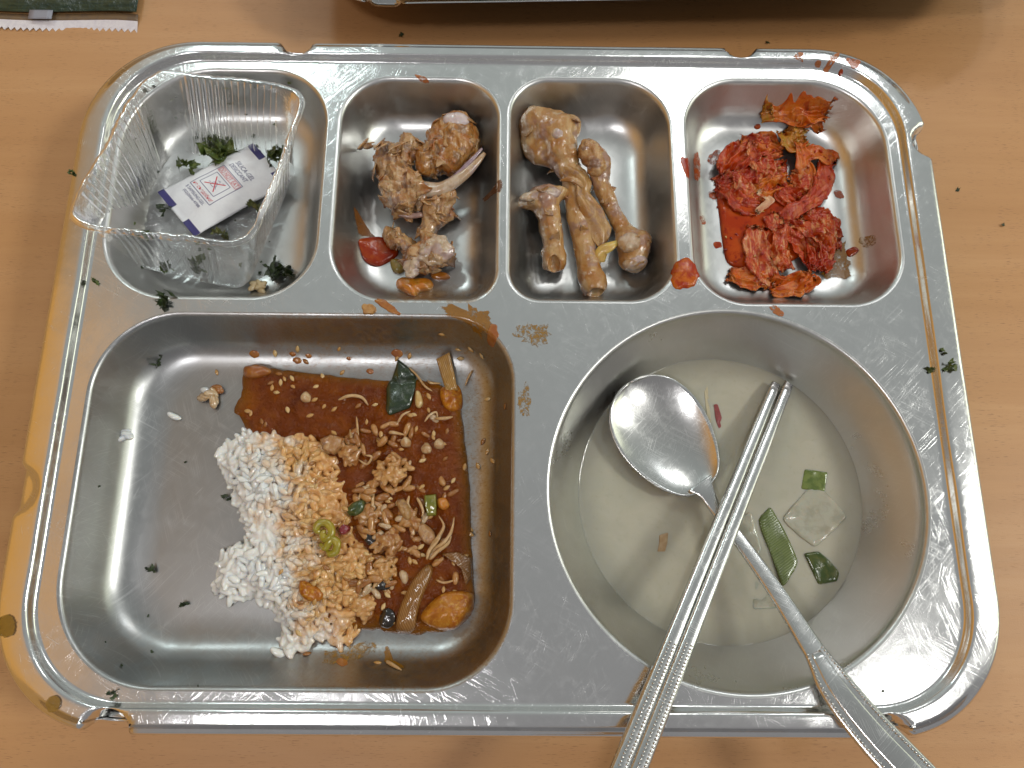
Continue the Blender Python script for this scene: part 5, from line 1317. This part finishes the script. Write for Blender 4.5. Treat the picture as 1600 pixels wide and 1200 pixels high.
# sesame seeds
def seed_mesh(k, mat):
    pts = [(s * .15, 0, 0) for s in np.linspace(-1, 1, 6)]; rad = [.012, .055, .082, .085, .06, .015]
    V, F = tube(pts, rad, 8, .55); m = make_mesh('sesame_seed', V, F); m.materials.append(mat); return m
SEEDS = [seed_mesh(0, simple_mat('sesame_tan', (.46, .26, .08), .28, (.38, .18, .045), 6, coat=.4)), seed_mesh(1, simple_mat('sesame_pale', (.54, .36, .15), .28, (.5, .34, .14), 6, coat=.4)), seed_mesh(2, simple_mat('sesame_soaked', (.27, .105, .018), .25, (.22, .08, .01), 6, coat=.5))]
def sesame(p, n, label, group):
    o = bpy.data.objects.new('sesame_seed', SEEDS[int(rgs.choice([0, 0, 1, 2]))]); C.objects.link(o); o.location = p + n * .03; s = rgs.uniform(.85, 1.2); o.scale = (s, s, s)
    q = Vector((0, 0, 1)).rotation_difference(n) @ Euler((rgs.uniform(-.2, .2), rgs.uniform(-.2, .2), rgs.uniform(0, 6.28))).to_quaternion()
    o.rotation_euler = q.to_euler(); return tag(o, label, 'sesame seed', group)
cnt = 0
while cnt < 95:
    u = rgs.uniform(375, 738); v = rgs.uniform(575, 980)
    if not inpoly(u, v, stew_poly) or in_rice(u, v): continue
    cnt += 1; sesame(at_stew(u, v), Vector((0, 0, 1)), 'sesame seed floating in the red stew', 'sesame seeds in the stew')
cnt = 0
while cnt < 30:
    u = rgs.uniform(430, 580); v = rgs.uniform(690, 1000)
    if not in_rice(u, v) or u < 470 and v < 850: continue
    cnt += 1; p = P(u, v, FZ + 1.05); sesame(p, Vector((rgs.normal() * .3, rgs.normal() * .3, 1)).normalized(), 'sesame seed stuck on the orange side of the rice', 'sesame seeds on the rice')
for u, v in ((716, 546), (737, 547), (753, 556), (762, 624), (790, 635), (762, 706), (747, 728), (735, 827), (766, 834), (770, 720), (735, 545), (690, 522), (430, 552), (478, 565), (339, 582), (620, 560), (640, 556), (535, 582), (480, 1022), (590, 1036), (755, 690), (465, 545), (530, 545), (720, 560)):
    p, n = hit(u, v); sesame(p, n, 'sesame seed stuck to the bare wall around the stew', 'sesame seeds on the walls')
# ---- pieces in the stew
def piece(name, px, h, mat, label, cat, lift=0.03, smooth=False, n=48, **k):
    pts = [at_stew(u, v) for u, v in px]; xy = closed_spline(pts, n) if smooth else resample(pts, n)
    kk = dict(edge=.16, skirt=.08, bump=.04, bscale=2.5, seed=len(label)); kk.update(k)
    o = obj(name, *patch(xy, lambda x, y: on_stew(x, y) + lift, h, **kk), mat); return tag(o, label, cat)
carrot2 = simple_mat('sauced_potato', (.40, .14, .008), .16, (.28, .075, .004), 2.6, .42, .6, bump=.5, bscale=8, bdist=.04, spec=.4, col3=(.46, .22, .02))
dkgreen = simple_mat('dark_green_leaf', (.010, .022, .008), .13, (.022, .038, .010), 3, bump=.5, bscale=5, bdist=.06, coat=.6)
grn = simple_mat('pepper_green', (.26, .21, .012), .22, (.34, .26, .02), 2.5, coat=.5, sss=.3, ssscale=.1)
piece('green_onion_leaf', [(622, 562), (652, 585), (650, 603), (647, 618), (641, 638), (608, 650), (603, 640), (604, 608)], .12, dkgreen, 'large dark green leaf piece at the rear of the stew', 'green onion', .06, edge=.3, bump=.08, bscale=1.5)
fib = striped('onion_fibres', (.30, .15, .03), (.42, .25, .075), .35, 3.6, .18)
piece('leek_piece', [(682, 563), (703, 552), (712, 590), (716, 612), (697, 612), (690, 590)], .16, fib, 'fan of tan leek fibres in the rear right corner of the stew', 'leek', .22, edge=.3)
piece('potato_chunk', [(690, 606), (712, 600), (722, 615), (721, 640), (702, 642), (690, 628)], .30, carrot2, 'orange potato chunk under the leek fibres', 'potato', 0, True, edge=.8, bump=.2)
piece('potato_chunk', [(382, 577), (400, 569), (418, 572), (424, 582), (404, 590), (384, 590)], .28, sauce_brown, 'brown potato chunk at the rear left corner of the stew', 'potato', 0, True, edge=.8, bump=.08)
piece('potato_chunk', [(657, 966), (672, 942), (700, 924), (736, 926), (741, 942), (735, 962), (710, 984), (680, 982)], .38, simple_mat('stewed_potato', (.40, .15, .012), .16, (.30, .085, .006), 2.2, .42, .62, bump=.5, bscale=8, bdist=.04, spec=.4, col3=(.48, .23, .03)), 'large glossy orange potato chunk at the front right of the stew', 'potato', 0, True, edge=.45, bump=.34, bscale=2.2)
onion = striped('onion_layer', (.19, .075, .012), (.30, .155, .045), -.45, 3.4, .12)
piece('onion_slice', [(672, 882), (676, 896), (664, 925), (654, 955), (646, 986), (622, 988), (620, 968), (628, 940), (644, 908), (660, 888)], .22, onion, 'curved translucent onion slice left of the large potato chunk', 'onion', .06, True, edge=.4)
piece('onion_slice', [(690, 865), (715, 862), (736, 872), (738, 900), (728, 915), (722, 890), (705, 876)], .08, striped('onion_layer_thin', (.16, .06, .009), (.24, .115, .025), .9, 3.4, .12), 'thin onion layer by the right wall of the big hollow', 'onion', .05)
blk = simple_mat('black_mushroom', (.010, .008, .006), .15, (.03, .018, .010), 3, coat=.6)
piece('mushroom_piece', [(594, 962), (604, 950), (616, 956), (618, 972), (606, 982), (594, 976)], .1, blk, 'black mushroom piece at the front edge of the stew', 'mushroom', .03, True, edge=.7)
piece('mushroom_piece', [(586, 912), (600, 904), (616, 908), (608, 920), (592, 922)], .1, blk, 'black mushroom piece under the right of the rice', 'mushroom', .06, True, edge=.7)
piece('seaweed_strip', [(564, 836), (578, 832), (592, 846), (600, 858), (592, 864), (578, 852)], .08, blk, 'dark wet leaf strip between rice and stew', 'leaf', .12, True, edge=.6)
piece('green_onion_piece', [(544, 796), (556, 785), (570, 782), (572, 796), (560, 806), (548, 806)], .2, simple_mat('wet_green', (.03, .055, .015), .15, (.07, .08, .02), 4, coat=.6), 'dark green onion bit at the right edge of the rice', 'green onion', .25, True, edge=.6)
piece('green_onion_piece', [(663, 774), (682, 772), (683, 790), (682, 806), (668, 807), (664, 790)], .18, simple_mat('olive_onion', (.13, .14, .012), .15, (.2, .18, .02), 4, coat=.6), 'olive green onion square in the middle of the stew', 'green onion', .1, edge=.3)
piece('meat_scrap', [(652, 822), (660, 817), (676, 828), (681, 842), (672, 852), (658, 842)], .3, FL_MEAT, 'grey brown meat scrap in the stew', 'meat', .03, True, edge=.7, bump=.1)
piece('meat_scrap', [(502, 688), (520, 680), (540, 686), (538, 700), (524, 712), (506, 704)], .34, FL_MEAT, 'tan meat cube at the rear edge of the rice', 'meat', .16, edge=.4, bump=.1)
piece('meat_scrap', [(620, 785), (632, 780), (645, 800), (640, 814), (628, 806)], .3, FL_SKIN, 'orange tan meat scrap right of the rice clump', 'meat', .06, True, edge=.7, bump=.1)
piece('potato_chunk', [(684, 780), (696, 778), (702, 790), (694, 797), (685, 792)], .16, carrot, 'small orange potato bit beside the olive green onion square', 'potato', .02, True, edge=.7)
def on_rice(px, h, mat, name, label, cat, z, **k):
    pts = [P(u, v, z) for u, v in px]; xy = closed_spline(pts, 40); kk = dict(edge=.5, bump=.12, bscale=2.2, skirt=.3, seed=3); kk.update(k)
    return tag(obj(name, *patch(xy, lambda x, y: z - h * .4, h, **kk), mat), label, cat)
def pepper_ring(c, pts, label):
    q = spline([tuple(P(u, v, FZ + z)) for u, v, z in pts], 40); r_ = np.interp(np.arange(40), [0, 5, 20, 34, 39], [.07, .15, .17, .15, .06])
    V, F = tube(q, r_, 12, .85); V = V + (.05 * fbm(V, 2.5, 3, c))[:, None]; tag(obj('pepper_slice', V, F, grn), label, 'pepper')
pepper_ring(1, [(503, 834, 1.12), (494, 828, 1.2), (498, 818, 1.24), (509, 817, 1.26), (517, 826, 1.26), (516, 838, 1.24), (507, 842, 1.2), (504, 834, 1.2), (508, 829, 1.2)], 'yellow green pepper ring on the rice, the rear one of two')
pepper_ring(2, [(500, 850, 1.12), (508, 856, 1.2), (514, 848, 1.22), (521, 842, 1.24), (527, 850, 1.22), (524, 862, 1.2), (515, 866, 1.16), (511, 860, 1.12)], 'yellow green pepper ring on the rice, the front one of two')
on_rice([(529, 826), (536, 819), (545, 824), (540, 834), (532, 835)], .2, simple_mat('dark_red_bit', (.16, .012, .02), .25, (.2, .02, .02), 4, coat=.5), 'chilli_flake', 'dark red chilli bit right of the pepper rings', 'chilli flake', FZ + 1.05)
on_rice([(468, 908), (486, 912), (504, 924), (502, 938), (484, 940), (468, 928)], .26, carrot2, 'carrot_chunk', 'orange carrot chunk sunk in the front of the rice', 'carrot', FZ + 1.02)
# ---- shredded chicken
shred_m = simple_mat('shredded_chicken', (.50, .33, .16), .3, (.42, .24, .09), 5, bump=.4, bscale=20, sss=.3, coat=.35)
def shred(px, label, r=.055, zs=.15, group=None):
    pts = [tuple(at_stew(u, v, zs + .06 * math.sin(k * 1.7))) for k, (u, v) in enumerate(px)]
    sp = spline(pts, 22); rr = np.interp(np.arange(22), [0, 3, 11, 18, 21], [r * .35, r, r * 1.1, r * .8, r * .25])
    return tag(obj('chicken_shred', *tube(sp, rr, 7, .7), shred_m), label, 'chicken', group)
def bundle(name, lists, label, r=.07, zs=.2):
    root = thing(name, label, 'chicken')
    for px in lists:
        pts = [tuple(at_stew(u, v, zs + .08 * math.sin(k * 2.1 + u))) for k, (u, v) in enumerate(px)]
        sp = spline(pts, 20); obj('fibre', *tube(sp, np.interp(np.arange(20), [0, 3, 12, 19], [r * .5, r, r * .9, r * .2]), 7, .75), shred_m, root)
bundle('chicken_shred', [[(668, 874), (672, 860), (684, 845), (690, 830), (695, 818)], [(671, 874), (680, 858), (694, 848), (703, 836), (708, 822), (710, 808)], [(673, 874), (684, 862), (700, 850), (706, 838)], [(669, 872), (676, 852), (686, 838), (694, 822), (686, 806)]], 'splayed bundle of shredded chicken above the onion slice', .085)
bundle('chicken_shred', [[(585, 918), (592, 905), (602, 892), (606, 880)], [(588, 916), (600, 902), (614, 893), (620, 886)], [(600, 900), (612, 898), (618, 890), (612, 878)]], 'splayed chicken shreds at the right foot of the rice', .09)
bundle('chicken_shred', [[(574, 760), (572, 775), (578, 795), (582, 818)], [(580, 756), (566, 772), (562, 784)], [(585, 800), (584, 785), (586, 770)]], 'chicken shreds tangled left of the rice clump', .075)
bundle('chicken_shred', [[(640, 775), (638, 788), (646, 800), (650, 806)], [(652, 778), (658, 788), (662, 800), (660, 808)]], 'chicken shreds hanging below the rice clump', .07)
for k, (px, l) in enumerate([([(548, 672), (552, 690), (555, 708), (548, 704)], 'pale shred standing at the rear edge of the rice'), ([(558, 652), (560, 668), (560, 690), (556, 708)], 'long thin shred in the sauce behind the rice'), ([(572, 712), (582, 715), (574, 726), (560, 718)], 'pale looped shred behind the rice clump'), ([(530, 626), (548, 620), (566, 622), (576, 634)], 'arched shred in the rear middle of the stew'), ([(668, 595), (674, 600), (690, 600)], 'pale shred left of the leek fibres'), ([(738, 580), (732, 592), (727, 604)], 'greenish shred poking up at the rear right corner'), ([(608, 677), (616, 677), (632, 680)], 'thin shred in the middle of the stew'), ([(622, 662), (630, 650), (642, 643)], 'curved shred in front of the large green leaf'), ([(664, 660), (672, 650), (682, 645), (684, 655)], 'forked shred right of the middle'), ([(680, 655), (695, 655), (708, 652)], 'straight shred beside the forked shred'), ([(640, 576), (652, 588), (664, 604), (676, 612)], 'long shred beside the large green leaf'), ([(682, 906), (695, 910), (712, 906)], 'pale shred above the large potato chunk'), ([(604, 1032), (612, 1036), (628, 1046)], 'tan shred on bare steel in front of the stew')]):
    shred(px, l, .05 if k % 3 else .075)
piece('garlic_bit', [(650, 612), (657, 614), (661, 630), (655, 638), (649, 632)], .2, simple_mat('garlic', (.55, .40, .17), .25, (.48, .3, .1), 3, coat=.4), 'yellowish garlic sliver right of the large green leaf', 'garlic', .05, True, edge=.6)
for k, (u, v, l) in enumerate([(634, 690, 'white speckled lump in the middle of the stew'), (666, 700, 'small white lump right of the speckled one'), (686, 693, 'small white lump near the right of the stew'), (478, 620, 'pale lump in the rear left of the stew')]):
    piece('food_lump', [(u - 8, v), (u, v - 8), (u + 8, v - 1), (u + 6, v + 8), (u - 5, v + 8)], .22, simple_mat('pale_lump', (.50, .36, .20), .25, (.4, .2, .07), 7, coat=.5), l, 'food bit', .02, True, edge=.8, bump=.12, bscale=4)
# ---- droplets on the rear wall and film at the front
for k, (u, v, s, l) in enumerate([(397, 553, 8, 'round brown droplet on the rear wall, left of the stew'), (457, 553, 5, 'small droplet on the rear wall above the stew'), (464, 563, 7, 'red sauce droplet on the rear wall above the stew'), (482, 556, 5, 'faint droplet right of the red one on the rear wall'), (620, 552, 9, 'brown droplet on the rear wall above the large green leaf'), (578, 580, 6, 'brown droplet on the rear wall left of the large green leaf'), (534, 1034, 9, 'red smear on the floor in front of the rice'), (545, 560, 4, 'tiny droplet in the middle of the rear wall')]):
    blob('sauce_droplet', [(u - s, v), (u - s * .3, v - s * .7), (u + s * .8, v - s * .4), (u + s, v + s * .4), (u, v + s * .8)], .06, sauce_brown, l, 'sauce', n=24, edge=.8, bump=.02)
smear([(600, 1010), (606, 1008), (606, 1024), (620, 1040), (640, 1046), (630, 1052), (610, 1046), (598, 1030)], ST_AMB, 'curved amber streak on the floor in front of the stew')
smear([(495, 1020), (540, 1010), (580, 1000), (600, 1010), (560, 1035), (500, 1040)], ST_THIN, 'thin brown film on the floor in front of the rice')
